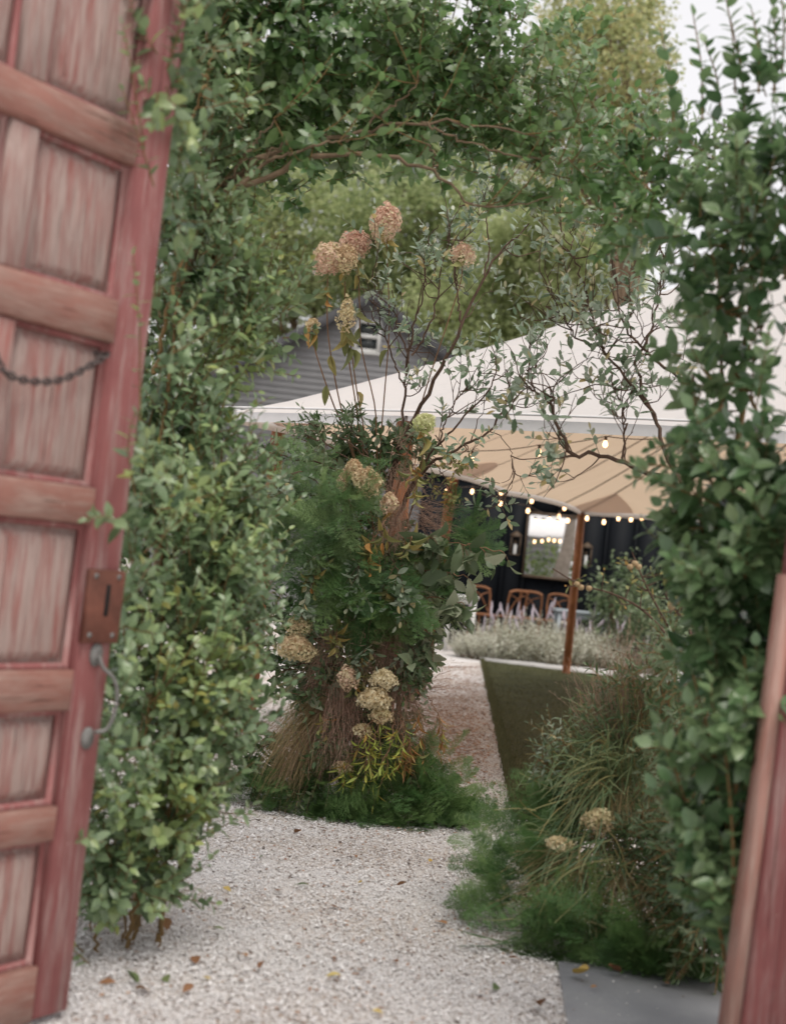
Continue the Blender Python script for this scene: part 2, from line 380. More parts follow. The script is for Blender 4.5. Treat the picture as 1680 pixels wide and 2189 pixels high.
# lawn under the tent, pale paving strip beyond it, slab by the gate
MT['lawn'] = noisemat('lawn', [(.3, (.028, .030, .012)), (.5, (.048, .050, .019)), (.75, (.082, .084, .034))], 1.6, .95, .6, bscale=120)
MT['paving'] = noisemat('pale_paving', [(.3, (.42, .41, .40)), (.7, (.54, .53, .52))], 5, .8, .15)
MT['slab'] = noisemat('blue_grey_slab', [(.25, (.17, .175, .19)), (.45, (.25, .255, .275)), (.6, (.29, .295, .31)), (.8, (.37, .37, .385))], 2.2, .75, .25, bscale=40, detail=10)
a0, a1 = G(1108, 1752), G(1030, 1413); b1 = G(1262, 1441)
far_r = a1 + (b1 - a1) * 3.2
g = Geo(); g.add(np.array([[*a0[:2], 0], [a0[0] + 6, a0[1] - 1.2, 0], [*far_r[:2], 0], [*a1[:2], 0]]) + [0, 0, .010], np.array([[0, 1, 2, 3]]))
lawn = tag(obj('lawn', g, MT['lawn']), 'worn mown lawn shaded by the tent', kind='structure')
n = 60000
s_, t_ = rng.uniform(0, 1, n), rng.uniform(0, 1, n) ** 1.5
e0 = a0 + (a1 - a0) * t_[:, None]; e1 = np.array([a0[0] + 3.0, a0[1] - .6, 0]) + (a1 + (b1 - a1) * 2 - np.array([a0[0] + 3.0, a0[1] - .6, 0])) * t_[:, None]
pp = e0 + (e1 - e0) * (s_[:, None] ** 1.3) + np.array([0, 0, .01])
ed = rng.uniform(0, 1, n) < .16; pp[ed] = (a0 + (a1 - a0) * (rng.uniform(0, 1, (ed.sum(), 1)) ** 1.6)) + np.abs(rng.normal(0, .03, (ed.sum(), 1))) * [1, 0, 0] - [.02, 0, 0] + rng.normal(0, .012, (ed.sum(), 3)) * [1, 1, 0]; pp[:, 2] = .004
hh = np.where(ed, rng.uniform(.02, .085, n), rng.uniform(.015, .045, n)); aa = rng.uniform(0, 6.28, n); ww = .0035
bl = np.stack([pp + np.stack([np.cos(aa) * ww, np.sin(aa) * ww, 0 * aa], 1), pp - np.stack([np.cos(aa) * ww, np.sin(aa) * ww, 0 * aa], 1),
               pp + np.stack([rng.normal(0, .012, n), rng.normal(0, .012, n), hh], 1)], 1)
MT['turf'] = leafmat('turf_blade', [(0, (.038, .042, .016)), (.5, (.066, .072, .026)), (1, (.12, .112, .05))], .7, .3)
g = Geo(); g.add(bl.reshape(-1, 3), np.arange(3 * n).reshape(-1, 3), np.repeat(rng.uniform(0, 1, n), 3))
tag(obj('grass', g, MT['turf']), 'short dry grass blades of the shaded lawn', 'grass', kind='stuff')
c0, c1 = G(988, 1388), G(1262, 1416)
g = Geo()
v4 = np.array([a1, a1 + (b1 - a1) * 2.6, c0 + (c1 - c0) * 2.6, c0]); v4[:, 2] = 0
g.add(np.vstack([v4 + [0, 0, -.02], v4 + [0, 0, .05]]), np.array([[4, 5, 6, 7], [0, 1, 5, 4], [1, 2, 6, 5], [2, 3, 7, 6], [3, 0, 4, 7]]))
tag(obj('paving_strip', g, MT['paving']), 'pale stone paving strip in front of the flower bed', kind='structure')
s0, s1, s2 = G(1193, 2066), G(1212, 2189), G(1575, 2112)
s1 = s0 + (s1 - s0) * 2.2
g = Geo(); v4 = np.array([s1, s1 + (s2 - s0) * 1.6, s0 + (s2 - s0) * 1.6, s0]); v4[:, 2] = 0
g.add(np.vstack([v4 + [0, 0, -.03], v4 + [0, 0, .022]]), np.array([[4, 5, 6, 7], [0, 1, 5, 4], [1, 2, 6, 5], [2, 3, 7, 6], [3, 0, 4, 7]]))
tag(obj('threshold_slab', g, MT['slab']), 'smooth blue grey stone slab at the foot of the gate', kind='structure')

# ================================================================== the open red door
def paintmat(name, red, bare, bias, sc=1.0, g1=(5, 5, .55), g2=(3, 3, .22)):
    """weathered paint: streaks of bare grey wood along the grain (Z)"""
    m, nt, b = newmat(name); L = nt.links.new
    tc = nt.nodes.new('ShaderNodeTexCoord'); oi = nt.nodes.new('ShaderNodeObjectInfo')
    va = nt.nodes.new('ShaderNodeVectorMath'); va.operation = 'ADD'
    cm = nt.nodes.new('ShaderNodeCombineXYZ'); mu = nt.nodes.new('ShaderNodeMath'); mu.operation = 'MULTIPLY'; mu.inputs[1].default_value = 17
    L(oi.outputs['Random'], mu.inputs[0]); L(mu.outputs[0], cm.inputs[0]); L(mu.outputs[0], cm.inputs[1])
    L(tc.outputs['Object'], va.inputs[0]); L(cm.outputs[0], va.inputs[1])
    def nz(scale, st, det=7):
        mp = nt.nodes.new('ShaderNodeMapping'); mp.inputs['Scale'].default_value = st; L(va.outputs[0], mp.inputs[0])
        n_ = nt.nodes.new('ShaderNodeTexNoise'); n_.inputs['Scale'].default_value = scale; n_.inputs['Detail'].default_value = det; n_.inputs['Roughness'].default_value = .65
        L(mp.outputs[0], n_.inputs[0]); return n_.outputs[0]
    big = nz(5 * sc, g1); fine = nz(28 * sc, g2); med = nz(3, (1, 1, 1), 4)
    ad = nt.nodes.new('ShaderNodeMath'); ad.operation = 'MULTIPLY_ADD'; ad.inputs[1].default_value = .45; L(fine, ad.inputs[0]); L(big, ad.inputs[2])
    cr = ramp(nt, med, [(.3, tuple(x * .8 for x in red)), (.7, tuple(x * 1.12 for x in red))])
    cb = ramp(nt, fine, [(.3, tuple(x * .62 for x in bare)), (.65, bare)])
    k = ramp(nt, ad.outputs[0], [(bias - .13, (0, 0, 0)), (bias + .13, (1, 1, 1))])
    mm = nt.nodes.new('ShaderNodeMix'); mm.data_type = 'RGBA'; L(k, mm.inputs[0]); L(cr, mm.inputs[6]); L(cb, mm.inputs[7])
    ck = ramp(nt, nz(20 * sc, tuple(x * (1.6 if x > 1 else .5) for x in g2), 3), [(.30, (.30, .26, .25)), (.36, (1, 1, 1))])
    ch = ramp(nt, nz(34, (1.5, 1.5, .8), 9), [(.67, (0, 0, 0)), (.71, (1, 1, 1))]); m3 = nt.nodes.new('ShaderNodeMix'); m3.data_type = 'RGBA'; L(ch, m3.inputs[0]); L(mm.outputs[2], m3.inputs[6]); m3.inputs[7].default_value = (bare[0] * 1.1, bare[1] * 1.1, bare[2] * 1.1, 1); mm = m3
    m2 = nt.nodes.new('ShaderNodeMix'); m2.data_type = 'RGBA'; m2.blend_type = 'MULTIPLY'; m2.inputs[0].default_value = 1; L(mm.outputs[2], m2.inputs[6]); L(ck, m2.inputs[7])
    L(m2.outputs[2], b.inputs['Base Color']); b.inputs['Roughness'].default_value = .72; b.inputs['Specular IOR Level'].default_value = .3
    bp = nt.nodes.new('ShaderNodeBump'); bp.inputs['Strength'].default_value = .35; bp.inputs['Distance'].default_value = .004
    L(ad.outputs[0], bp.inputs['Height']); L(bp.outputs[0], b.inputs['Normal'])
    return m
RED = (.27, .098, .095)
MT['paint'] = paintmat('weathered_red_paint', RED, (.40, .27, .25), .82)
MT['panel'] = paintmat('stripped_red_panel', (.29, .115, .10), (.40, .30, .27), .66)
MT['rail'] = paintmat('faded_brown_rail', (.285, .135, .108), (.36, .245, .205), .78, 1.0, (.9, .5, 4), (.5, .3, 3))
MT['strip'] = paintmat('faded_brown_strip', (.30, .15, .12), (.36, .25, .21), .78)
MT['rust'+'m'] = noisemat('rusty_iron', [(.3, (.085, .035, .025)), (.6, (.17, .065, .045)), (.8, (.24, .10, .06))], 9, .75, .4)
MT['iron'] = noisemat('grey_iron', [(.3, (.12, .12, .115)), (.7, (.23, .225, .215))], 30, .5, .3)
MT['black'] = noisemat('keyhole_shade', [(.3, (.008, .008, .008)), (.7, (.015, .015, .015))], 10, .9, 0)

E = G(141, 2172); E[2] = 0.0
wdir = -nrm(np.array([.60, 1.0, 0]))                    # from the free edge towards the hinge
ndir = np.array([-wdir[1], wdir[0], 0]); 
if ndir @ (CAM - E) < 0: ndir = -ndir                   # face towards the viewer
tilt = math.radians(.8)                                 # the old leaf sags a little
zdir = nrm(np.array([0, 0, 1.0]) - wdir * math.tan(tilt))
def D(w, h, t=0.0): return E + wdir * w + zdir * h + ndir * t + np.array([0, 0, .02])
RD = np.stack([wdir, ndir, zdir], -1)
def bevbox(g, w0, w1, h0, h1, t0, t1, b=.008):
    """board between w0..w1, h0..h1 on the door, t0..t1 thick, front edges rounded off"""
    pts = []
    for (t, e) in ((t0, 0), (t1 - b, 0), (t1, b)):
        pts += [D(w0 + e, h0 + e, t), D(w1 - e, h0 + e, t), D(w1 - e, h1 - e, t), D(w0 + e, h1 - e, t)]
    fs = [[3, 2, 1, 0], [8, 9, 10, 11]]
    for k in (0, 4):
        for j in range(4): fs.append([k + j, k + (j + 1) % 4, k + 4 + (j + 1) % 4, k + 4 + j])
    g.add(np.array(pts), np.array(fs)); return g
door = thing('barn_door', 'weathered red panelled wooden door standing open beside the hedge', 'door', E)
DH, ST, PW, MU = 3.75, .165, .40, .115
WD = 2 * ST + 2 * PW + MU
obj('stile', bevbox(Geo(), 0, ST, 0, DH, -.05, .012, .012), MT['paint'], door)
obj('stile', bevbox(Geo(), WD - ST, WD, 0, DH, -.05, .012, .012), MT['paint'], door)
rails = [(0, .17), (.555, .66), (.955, 1.08), (1.53, 1.645), (2.10, 2.235), (2.66, 2.785), (3.22, 3.34), (DH - .16, DH)]
cols = [(ST + .001, ST + PW - .001), (ST + PW + MU + .001, WD - ST - .001)]
for (h0, h1) in rails:
    obj('rail', bevbox(Geo(), ST + .001, WD - ST - .001, h0, h1, -.045, .020, .007), MT['rail'], door)
for k in range(len(rails) - 1):
    h0, h1 = rails[k][1], rails[k + 1][0]
    obj('mullion', bevbox(Geo(), ST + PW, ST + PW + MU, h0 + .001, h1 - .001, -.045, .008, .01), MT['panel'], door)
    for (w0, w1) in cols:
        g = Geo(); c = .058
        pts = [D(w0, h0, -.036), D(w1, h0, -.036), D(w1, h1, -.036), D(w0, h1, -.036),
               D(w0 + .03, h0 + .03, -.032), D(w1 - .03, h0 + .03, -.032), D(w1 - .03, h1 - .03, -.032), D(w0 + .03, h1 - .03, -.032),
               D(w0 + .034, h0 + .034, -.022), D(w1 - .034, h0 + .034, -.022), D(w1 - .034, h1 - .034, -.022), D(w0 + .034, h1 - .034, -.022),
               D(w0 + c, h0 + c, -.012), D(w1 - c, h0 + c, -.012), D(w1 - c, h1 - c, -.012), D(w0 + c, h1 - c, -.012)]
        fs = [[12, 13, 14, 15]]
        for kk in (0, 4, 8):
            for j in range(4): fs.append([kk + j, kk + (j + 1) % 4, kk + 4 + (j + 1) % 4, kk + 4 + j])
        g.add(np.array(pts), np.array(fs))
        pn = obj('panel', g, MT['panel'], door)
        mg = Geo()                                       # quarter-round moulding along stile and rails
        for (p0, p1) in ((D(w0 + .006, h0, -.024), D(w0 + .006, h1, -.024)), (D(w1 - .006, h0, -.024), D(w1 - .006, h1, -.024)),
                         (D(w0, h0 + .006, -.024), D(w1, h0 + .006, -.024)), (D(w0, h1 - .006, -.024), D(w1, h1 - .006, -.024))):
            mg.tube([p0, p1], .013, 8)
        obj('moulding', mg, MT['paint'], pn)
lp = obj('lock_plate', bevbox(Geo(), -.004, .160, 1.165, 1.395, .0135, .030, .004), MT['rustm'], door, label='rusty iron lock plate on the door stile')
obj('keyhole', bevbox(Geo(), .062, .082, 1.25, 1.35, .0295, .0315, .001), MT['black'], lp)  # raised black piece: the shade inside the hole put into its colour
for (w_, h_) in ((.135, 1.375), (.03, 1.375), (.135, 1.19), (.03, 1.19)):
    g = Geo(); g.tube([D(w_, h_, .029), D(w_, h_, .034), D(w_, h_, .036)], [.009, .008, .003], 8); obj('screw', g, MT['iron'], lp)
g = Geo()
hp = curve([D(.075, 1.135, .02), D(.06, 1.09, .035), D(.02, 1.05, .055), D(.005, .98, .06), D(.02, .90, .05), D(.055, .885, .03)], 20)
g.tube(hp, .0065, 8)
hd = obj('handle', g, MT['iron'], door, True, label='bowed grey iron pull handle')
for (w_, h0, h1) in ((.078, 1.09, 1.165), (.072, .83, .90)):
    g = Geo(); c = D(w_, (h0 + h1) / 2, .013); an = np.linspace(0, 2 * np.pi, 16, endpoint=False)
    ring = c + np.cos(an)[:, None] * wdir * .026 + np.sin(an)[:, None] * zdir * (h1 - h0) / 2
    g.add(np.vstack([ring, ring + ndir * .008]), [np.arange(16, 32)[None], np.stack([np.arange(16), (np.arange(16) + 1) % 16, (np.arange(16) + 1) % 16 + 16, np.arange(16) + 16], 1)])
    obj('handle_plate', g, MT['iron'], hd)
# chain slung across the door
c_top = None
ch0 = D(.205, 2.055, .03); ch1 = D(.60, 1.93, .035)
ctrl = curve([ch0, (ch0 + ch1) / 2 - np.array([0, 0, .045]), ch1, ch1 + np.array([-.05, -.05, .08])], 60)
seg = np.linalg.norm(np.diff(ctrl, axis=0), axis=1); cum = np.concatenate([[0], np.cumsum(seg)])
chain = thing('chain', 'dark iron chain slung across a panel of the red door', 'chain', ch0)
k = 0; s_ = .012
MT['chain'] = noisemat('dark_chain_iron', [(.3, (.045, .035, .035)), (.7, (.12, .095, .09))], 40, .6, .3)
while s_ < cum[-1] - .012:
    c = np.array([np.interp(s_, cum, ctrl[:, a]) for a in range(3)]); c2 = np.array([np.interp(s_ + .005, cum, ctrl[:, a]) for a in range(3)])
    t = nrm(c2 - c); a = nrm(np.cross(t, ndir)); b = np.cross(t, a)
    a, b = (a, b) if k % 2 else (b, a)
    an = np.linspace(0, 2 * np.pi, 13)
    g = Geo(); g.tube(c + np.cos(an)[:, None] * t * .017 + np.sin(an)[:, None] * a * .0095, .0042, 5, caps=False)
    obj('link', g, MT['chain'], chain, True); k += 1; s_ += .024
g = Geo(); g.tube([D(.205, 2.06, -.03), D(.205, 2.06, .035)], .008, 8); obj('staple', g, MT['chain'], chain)

# post of the other leaf on the right
Pb = P(1552, 2189, 4.4); Pb[2] = 0.0
post = thing('gate_post', 'weathered red timber gate post beside the broad leaved hedge', 'post', Pb)
px_, py_ = np.array([1, .25, 0]) / math.hypot(1, .25), np.array([-.25, 1, 0]) / math.hypot(1, .25)
lean = np.array([.034, 0, 1.0])
def strip(w0, w1, t0, t1, h0, h1, b=.006):
    g = Geo(); pts = []
    for h in (h0, h1):
        o = Pb + lean * h
        for (w, t) in ((w0, t1), (w0, t0 + b), (w0 + b, t0), (w1 - b, t0), (w1, t0 + b), (w1, t1)): pts.append(o + px_ * w + py_ * t)
    fs = [np.array([[j, (j + 1) % 6, (j + 1) % 6 + 6, j + 6] for j in range(6)]), np.array([[5, 4, 3, 2, 1, 0], [6, 7, 8, 9, 10, 11]])]
    return g.add(np.array(pts), fs)
obj('stop_strip', strip(-.012, .030, -.012, .05, 0, 1.62), MT['strip'], post)
obj('post_board', strip(.0305, .11, -.03, .10, 0, 3.6), MT['paint'], post)
obj('jamb_board', strip(.1105, .26, -.012, .10, 0, 3.6), MT['paint'], post)

# ================================================================== white sailcloth tent
def canvasmat():
    m, nt, b = newmat('sailcloth'); L = nt.links.new
    ge = nt.nodes.new('ShaderNodeNewGeometry')
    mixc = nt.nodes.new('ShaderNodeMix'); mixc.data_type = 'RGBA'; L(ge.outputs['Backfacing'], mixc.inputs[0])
    mixc.inputs[6].default_value = (.66, .655, .66, 1); mixc.inputs[7].default_value = (.66, .53, .42, 1)  # tan underside: warm light through the cloth put into the back-face colour
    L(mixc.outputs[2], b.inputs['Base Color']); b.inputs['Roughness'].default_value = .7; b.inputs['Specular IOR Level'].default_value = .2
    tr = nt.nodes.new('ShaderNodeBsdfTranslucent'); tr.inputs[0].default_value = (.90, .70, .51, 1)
    no = nt.nodes.new('ShaderNodeTexNoise'); no.inputs['Scale'].default_value = 1.6; no.inputs['Detail'].default_value = 5
    tc = nt.nodes.new('ShaderNodeTexCoord'); mp = nt.nodes.new('ShaderNodeMapping'); mp.inputs['Scale'].default_value = (.5, 1.6, 1); L(tc.outputs['Object'], mp.inputs[0]); L(mp.outputs[0], no.inputs[0])
    bp = nt.nodes.new('ShaderNodeBump'); bp.inputs['Strength'].default_value = .5; bp.inputs['Distance'].default_value = .08
    L(no.outputs[0], bp.inputs['Height']); L(bp.outputs[0], b.inputs['Normal']); L(bp.outputs[0], tr.inputs['Normal'])
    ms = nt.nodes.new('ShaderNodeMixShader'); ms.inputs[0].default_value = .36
    L(b.outputs[0], ms.inputs[1]); L(tr.outputs[0], ms.inputs[2]); L(ms.outputs[0], nt.nodes['Material Output'].inputs[0])
    return m
MT['canvas'] = canvasmat()
MT['webbing'] = noisemat('tan_seam_webbing', [(.3, (.20, .14, .10)), (.7, (.26, .18, .13))], 20, .9, 0)
MT['patch'], nt_, b_ = newmat('grey_brown_patch'); b_.inputs['Base Color'].default_value = (.55, .45, .40, 1); b_.inputs['Roughness'].default_value = .9
t_ = nt_.nodes.new('ShaderNodeBsdfTranslucent'); t_.inputs[0].default_value = (.95, .84, .80, 1); m_ = nt_.nodes.new('ShaderNodeMixShader'); m_.inputs[0].default_value = .40
nt_.links.new(b_.outputs[0], m_.inputs[1]); nt_.links.new(t_.outputs[0], m_.inputs[2]); nt_.links.new(m_.outputs[0], nt_.nodes['Material Output'].inputs[0])
MT['hem'] = noisemat('white_hem', [(.3, (.64, .635, .64)), (.7, (.70, .695, .70))], 10, .8, 0)
MT['pole'] = noisemat('orange_brown_timber', [(.3, (.17, .062, .026)), (.55, (.27, .105, .045)), (.75, (.36, .16, .075))], 8, .55, .3, (1, 1, .12))
EZ = 2.5
def at_z(px, py, z=EZ): return G(px, py, z)
T0 = at_z(480, 884); TB = at_z(1243, 1092)
u_ = nrm(TB - T0); v_ = np.array([u_[1], -u_[0], 0]); TL = np.linalg.norm(TB - T0); TW = 13.0
peak = T0 + u_ * TL * .5 + v_ * 6.3; peak[2] = 6.35
vf = nrm(at_z(1617, 926) - T0); FW = 9.5     # the front edge comes nearer towards the right
corners = [T0, T0 + vf * FW, TB + v_ * TW, TB]
NS, NR = 24, 18
per = []; isc = []
for k in range(4):
    a, b = corners[k], corners[(k + 1) % 4]; L_ = np.linalg.norm(b - a); inw = nrm(np.cross(np.array([0, 0, 1.0]), b - a))
    if inw @ (peak - a) < 0: inw = -inw
    bays = max(1, round(L_ / 4.0))
    for j in range(NS):
        t = j / NS; bx = (t * bays) % 1
        p = a + (b - a) * t + inw * .10 * 4 * bx * (1 - bx)
        p[2] = EZ + .03 * 4 * bx * (1 - bx); per.append(p)
per = np.array(per); NPER = len(per)
def tent_pt(p, s):
    q = p + (peak - p) * s[..., None]; q[..., 2] = p[..., 2] + (peak[2] - p[..., 2]) * (s ** 1.12); return q
S = np.linspace(0, 1, NR)
VV = np.stack([tent_pt(per, np.full(NPER, s)) for s in S])
tent = thing('sailcloth_tent', 'large white peaked sailcloth tent with tan underside and timber poles', 'tent', np.array([peak[0], peak[1], 0]))
i = (np.arange(NR - 1)[:, None] * NPER + np.arange(NPER)[None]); j = (np.arange(NR - 1)[:, None] * NPER + (np.arange(NPER)[None] + 1) % NPER)
g = Geo(); quad = np.stack([i, j, j + NPER, i + NPER], -1).reshape(-1, 4)
v0 = VV.reshape(-1, 3); nn = np.cross(v0[quad[0, 1]] - v0[quad[0, 0]], v0[quad[0, 3]] - v0[quad[0, 0]])
if nn[2] < 0: quad = quad[:, ::-1]
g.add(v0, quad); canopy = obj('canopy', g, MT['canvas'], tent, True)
g = Geo(); loop = np.vstack([per, per[:1]]); out = nrm((loop - peak) * [1, 1, 0])
up_ = loop + out * .012 + [0, 0, .012]; dn_ = loop + out * .016 + [0, 0, -.062]; n_ = len(loop)
g.add(np.vstack([up_, dn_]), np.stack([np.arange(n_ - 1), np.arange(1, n_), np.arange(1, n_) + n_, np.arange(n_ - 1) + n_], 1)); obj('hem', g, MT['hem'], canopy, True)
g = Geo(); g.tube(loop + out * .03 + [0, 0, .045], .009, 6, caps=False); obj('edge_rope', g, MT['hem'], canopy, True)
for k in range(0, NPER, 3):
    s = np.linspace(.005, .97, 16); line = tent_pt(per[k][None].repeat(16, 0), s) - [0, 0, .012]
    sd_ = nrm(np.cross(line[-1] - line[0], [0, 0, 1])); wv = sd_ * .016
    g = Geo(); g.add(np.vstack([line - wv, line + wv]), np.stack([np.arange(15), np.arange(1, 16), np.arange(17, 32), np.arange(16, 31)], 1)); obj('seam', g, MT['webbing'], canopy)
from mathutils.bvhtree import BVHTree
BVH = BVHTree.FromPolygons([tuple(v) for v in v0], [tuple(int(k) for k in f) for f in quad])
def tent_pole(top, base, r=.062, rad=.75):
    g = Geo(); g.tube(curve([base, (base + top) / 2, top], 8), [r, r * 1.02, r * 1.02, r, r, r * .98, r * .95, r * .92], 12)
    po = obj('pole', g, MT['pole'], tent, True)
    g = Geo(); g.tube([top - [0, 0, .01], top + [0, 0, .05]], .012, 8); obj('pole_pin', g, MT['iron'], po)
    # round reinforcing patch sewn under the canvas around the pole head
    if rad <= 0: return
    c = top.copy(); an = np.linspace(0, 2 * np.pi, 40, endpoint=False); inn = nrm((peak - c) * [1, 1, 0]); side = np.array([-inn[1], inn[0], 0]); rings = []
    for f in (.04, .3, .55, .8, 1.0):
        for a in an:
            q = c + f * rad * (math.cos(a) * side + math.sin(a) * inn) + inn * .05
            for tr_ in range(30):                        # keep to the canvas: slide inwards until it is overhead
                hit = BVH.ray_cast(Vector((q[0], q[1], 20)), Vector((0, 0, -1)))[0]
                if hit is not None: break
                q = q + (c + inn * .12 - q) * .12
            q[2] = (hit.z if hit is not None else EZ) - .015; rings.append(q.copy())
    rr = np.array(rings)
    m_ = len(an); q4 = np.concatenate([np.stack([a * m_ + np.arange(m_), a * m_ + (np.arange(m_) + 1) % m_, (a + 1) * m_ + (np.arange(m_) + 1) % m_, (a + 1) * m_ + np.arange(m_)], 1) for a in range(4)])
    g = Geo(); g.add(rr, [q4, np.arange(m_)[None]]); obj('patch', g, MT['patch'], canopy, True)
def eave_at_px(px):
    best = None
    for t in np.linspace(.02, 1, 400):
        p = T0 + (TB - T0) * t; e = abs(proj(p)[0, 0] - px)
        if best is None or e < best[0]: best = (e, p)
    return best[1].copy()
pB = TB.copy(); bB = G(1209, 1440); bB[2] = 0
tent_pole(pB + [0, 0, -.02], bB + (pB - bB) * [.0, .0, 0])
pA = eave_at_px(970); tent_pole(pA + [0, 0, -.02], G(896, 1486), .062, .42)
pC = eave_at_px(596); tent_pole(pC + [0, 0, -.02], np.array([pC[0], pC[1], 0]), .062, .4)
# the leaning front pole inside the flowers
d_f = min((T0 + vf * t for t in np.linspace(.2, 6, 600)), key=lambda p: abs(proj(p)[0, 0] - 868))
FT = d_f.copy(); FB = G(806, 1692); FB[2] = 0
tent_pole(FT + [0, 0, -.02], FB, .068, .3)
pD = T0 + vf * 6.3; tent_pole(pD + [0, 0, -.02], pD * [1, 1, 0], .062, .3)

# ================================================================== string lights
MT['glow'], nt_, b_ = newmat('glowing_bulb'); b_.inputs['Base Color'].default_value = (1, .8, .6, 1)
b_.inputs['Emission Color'].default_value = (1, .56, .26, 1); b_.inputs['Emission Strength'].default_value = 3.2
MT['wire'] = noisemat('dark_cable', [(.3, (.05, .035, .025)), (.7, (.08, .055, .04))], 30, .7, 0)
def lathe(c, prof, sides=10):
    an = np.arange(sides) / sides * 2 * np.pi; V = []
    for (r, z) in prof: V.append(np.stack([np.cos(an) * r, np.sin(an) * r, np.full(sides, z)], 1) + c)
    n = len(prof); i = np.arange(n - 1)[:, None] * sides; j = np.arange(sides)[None]; k = (j + 1) % sides
    return np.concatenate(V), [np.stack([i + j, i + k, i + sides + k, i + sides + j], -1).reshape(-1, 4)]
def string_lights(label, bulbs, d0, d1, sc=1.0, ends=(60, -14)):
    sc = sc * .8
    n = len(bulbs); pts = [P(x, y, d0 + (d1 - d0) * k / max(1, n - 1)) for k, (x, y) in enumerate(bulbs)]
    root = thing('string_lights', label, 'string lights', pts[0], 'strings of bulbs under the tent')
    hang = np.array([0, 0, .085 * sc]); path = []
    e0 = P(bulbs[0][0] - ends[0], bulbs[0][1] + ends[1], d0) + hang; e1 = P(bulbs[-1][0] + ends[0], bulbs[-1][1] + ends[1], d1) + hang
    knots = [e0] + [p + hang for p in pts] + [e1]
    for a, b in zip(knots[:-1], knots[1:]):
        t = np.linspace(0, 1, 7)[:-1, None]; path.append(a + (b - a) * t - np.array([0, 0, 1]) * (.10 * np.linalg.norm(b - a) * t * (1 - t)))
    g = Geo(); g.tube(np.vstack(path + [[knots[-1]]]), .006 * sc, 5, caps=False); obj('cable', g, MT['wire'], root, True)
    for p in pts:
        V, Fq = lathe(p, [(.0, -.05 * sc), (.017 * sc, -.046 * sc), (.029 * sc, -.025 * sc), (.030 * sc, -.005 * sc), (.019 * sc, .024 * sc), (.013 * sc, .034 * sc)])
        g = Geo(); g.add(V, Fq); bo = obj('bulb', g, MT['glow'], root, True)
        V, Fq = lathe(p, [(.014 * sc, .033 * sc), (.018 * sc, .036 * sc), (.018 * sc, .088 * sc), (.0, .09 * sc)]); g = Geo(); g.add(V, Fq); obj('socket', g, MT['wire'], bo, True)
string_lights('sparse string of three bulbs across the tan tent underside', [(1008, 978), (1151, 966), (1293, 948)], 14, 13.2, .95, (110, 6))
string_lights('string of bulbs along the tent edge beside the leaning pole', [(955, 1050), (1009, 1050), (1071, 1052)], 21.5, 22.5, 1.1)
string_lights('string of bulbs sloping down in front of the dark wall', [(1069, 1075), (1128, 1091), (1174, 1110), (1213, 1112)], 22.5, 24, 1.1)
string_lights('long string of bulbs passing in front of the tent corner pole', [(1136, 1070), (1206, 1085), (1235, 1091), (1254, 1107), (1290, 1115), (1321, 1107), (1348, 1109), (1371, 1106), (1386, 1100)], 21.8, 21.2, 1.05)
string_lights('short string of bulbs above the hatch opening', [(1143, 1114), (1160, 1116), (1191, 1118), (1194, 1103)], 25.2, 25.8, 1.15, (14, -6))
string_lights('string of bulbs outside seen through the hatch', [(1142, 1157), (1158, 1156), (1172, 1153), (1184, 1155), (1196, 1156)], 29.5, 29.5, 1.0, (20, -5))
string_lights('string of bulbs half hidden behind the flower column', [(528, 992), (725, 1040), (735, 1052)], 14.5, 16, 1.0, (30, -10))

# ================================================================== grey boarded house behind the tent
MT['siding'] = noisemat('grey_siding', [(.3, (.20, .20, .205)), (.7, (.26, .26, .265))], 3, .8, .2, (1, 1, 8))
MT['roof'] = noisemat('dark_roof', [(.3, (.045, .045, .05)), (.7, (.08, .08, .085))], 8, .85, .3)
MT['white'] = noisemat('white_paint', [(.3, (.55, .55, .53)), (.7, (.64, .64, .62))], 5, .5, .05)
MT['glass'], nt_, b_ = newmat('dark_window_glass'); b_.inputs['Base Color'].default_value = (.02, .025, .025, 1); b_.inputs['Roughness'].default_value = .08
MT['dark'] = noisemat('blue_black_boards', [(.3, (.004, .005, .007)), (.7, (.009, .0115, .015))], 3, .6, .1, (1, 1, .2), spec=.12)
hp_ = P(797, 642, 36.0); HW = 5.2; sl_ = math.tan(math.radians(33)); hx, hy, hz = hp_
house = thing('gabled_house', 'grey boarded gable house with small white window behind the tent', 'house', (hx, hy, 0))
lap = .155; nb = int(hz / lap) + 1
for k in range(nb):
    z0, z1 = k * lap, (k + 1) * lap
    w0 = min(HW, (hz - z0) / sl_); w1 = min(HW, max(.02, (hz - z1) / sl_))
    if w0 < .1: break
    if z1 < 2.0: continue
    g = Geo(); b0, b1 = hy - .035, hy - .012
    g.add(np.array([[hx - w0, b0, z0], [hx + w0, b0, z0], [hx + w1, b1, z1], [hx - w1, b1, z1], [hx - w0, hy, z0], [hx + w0, hy, z0], [hx + w1, hy, z1], [hx - w1, hy, z1]]),
          np.array([[0, 1, 2, 3], [4, 5, 1, 0], [5, 6, 2, 1], [7, 4, 0, 3]])); obj('siding_board', g, MT['siding'], house)
g = Geo(); ez_ = hz - HW * sl_
g.add(np.array([[x, y, z] for y in (hy, hy + 9) for (x, z) in ((hx - HW, 0), (hx + HW, 0), (hx + HW, ez_), (hx, hz), (hx - HW, ez_))]),
      [np.array([[0, 1, 2, 3, 4], [9, 8, 7, 6, 5]]), np.array([[0, 4, 9, 5], [1, 6, 7, 2]])]); obj('wall', g, MT['siding'], house)
rf = None
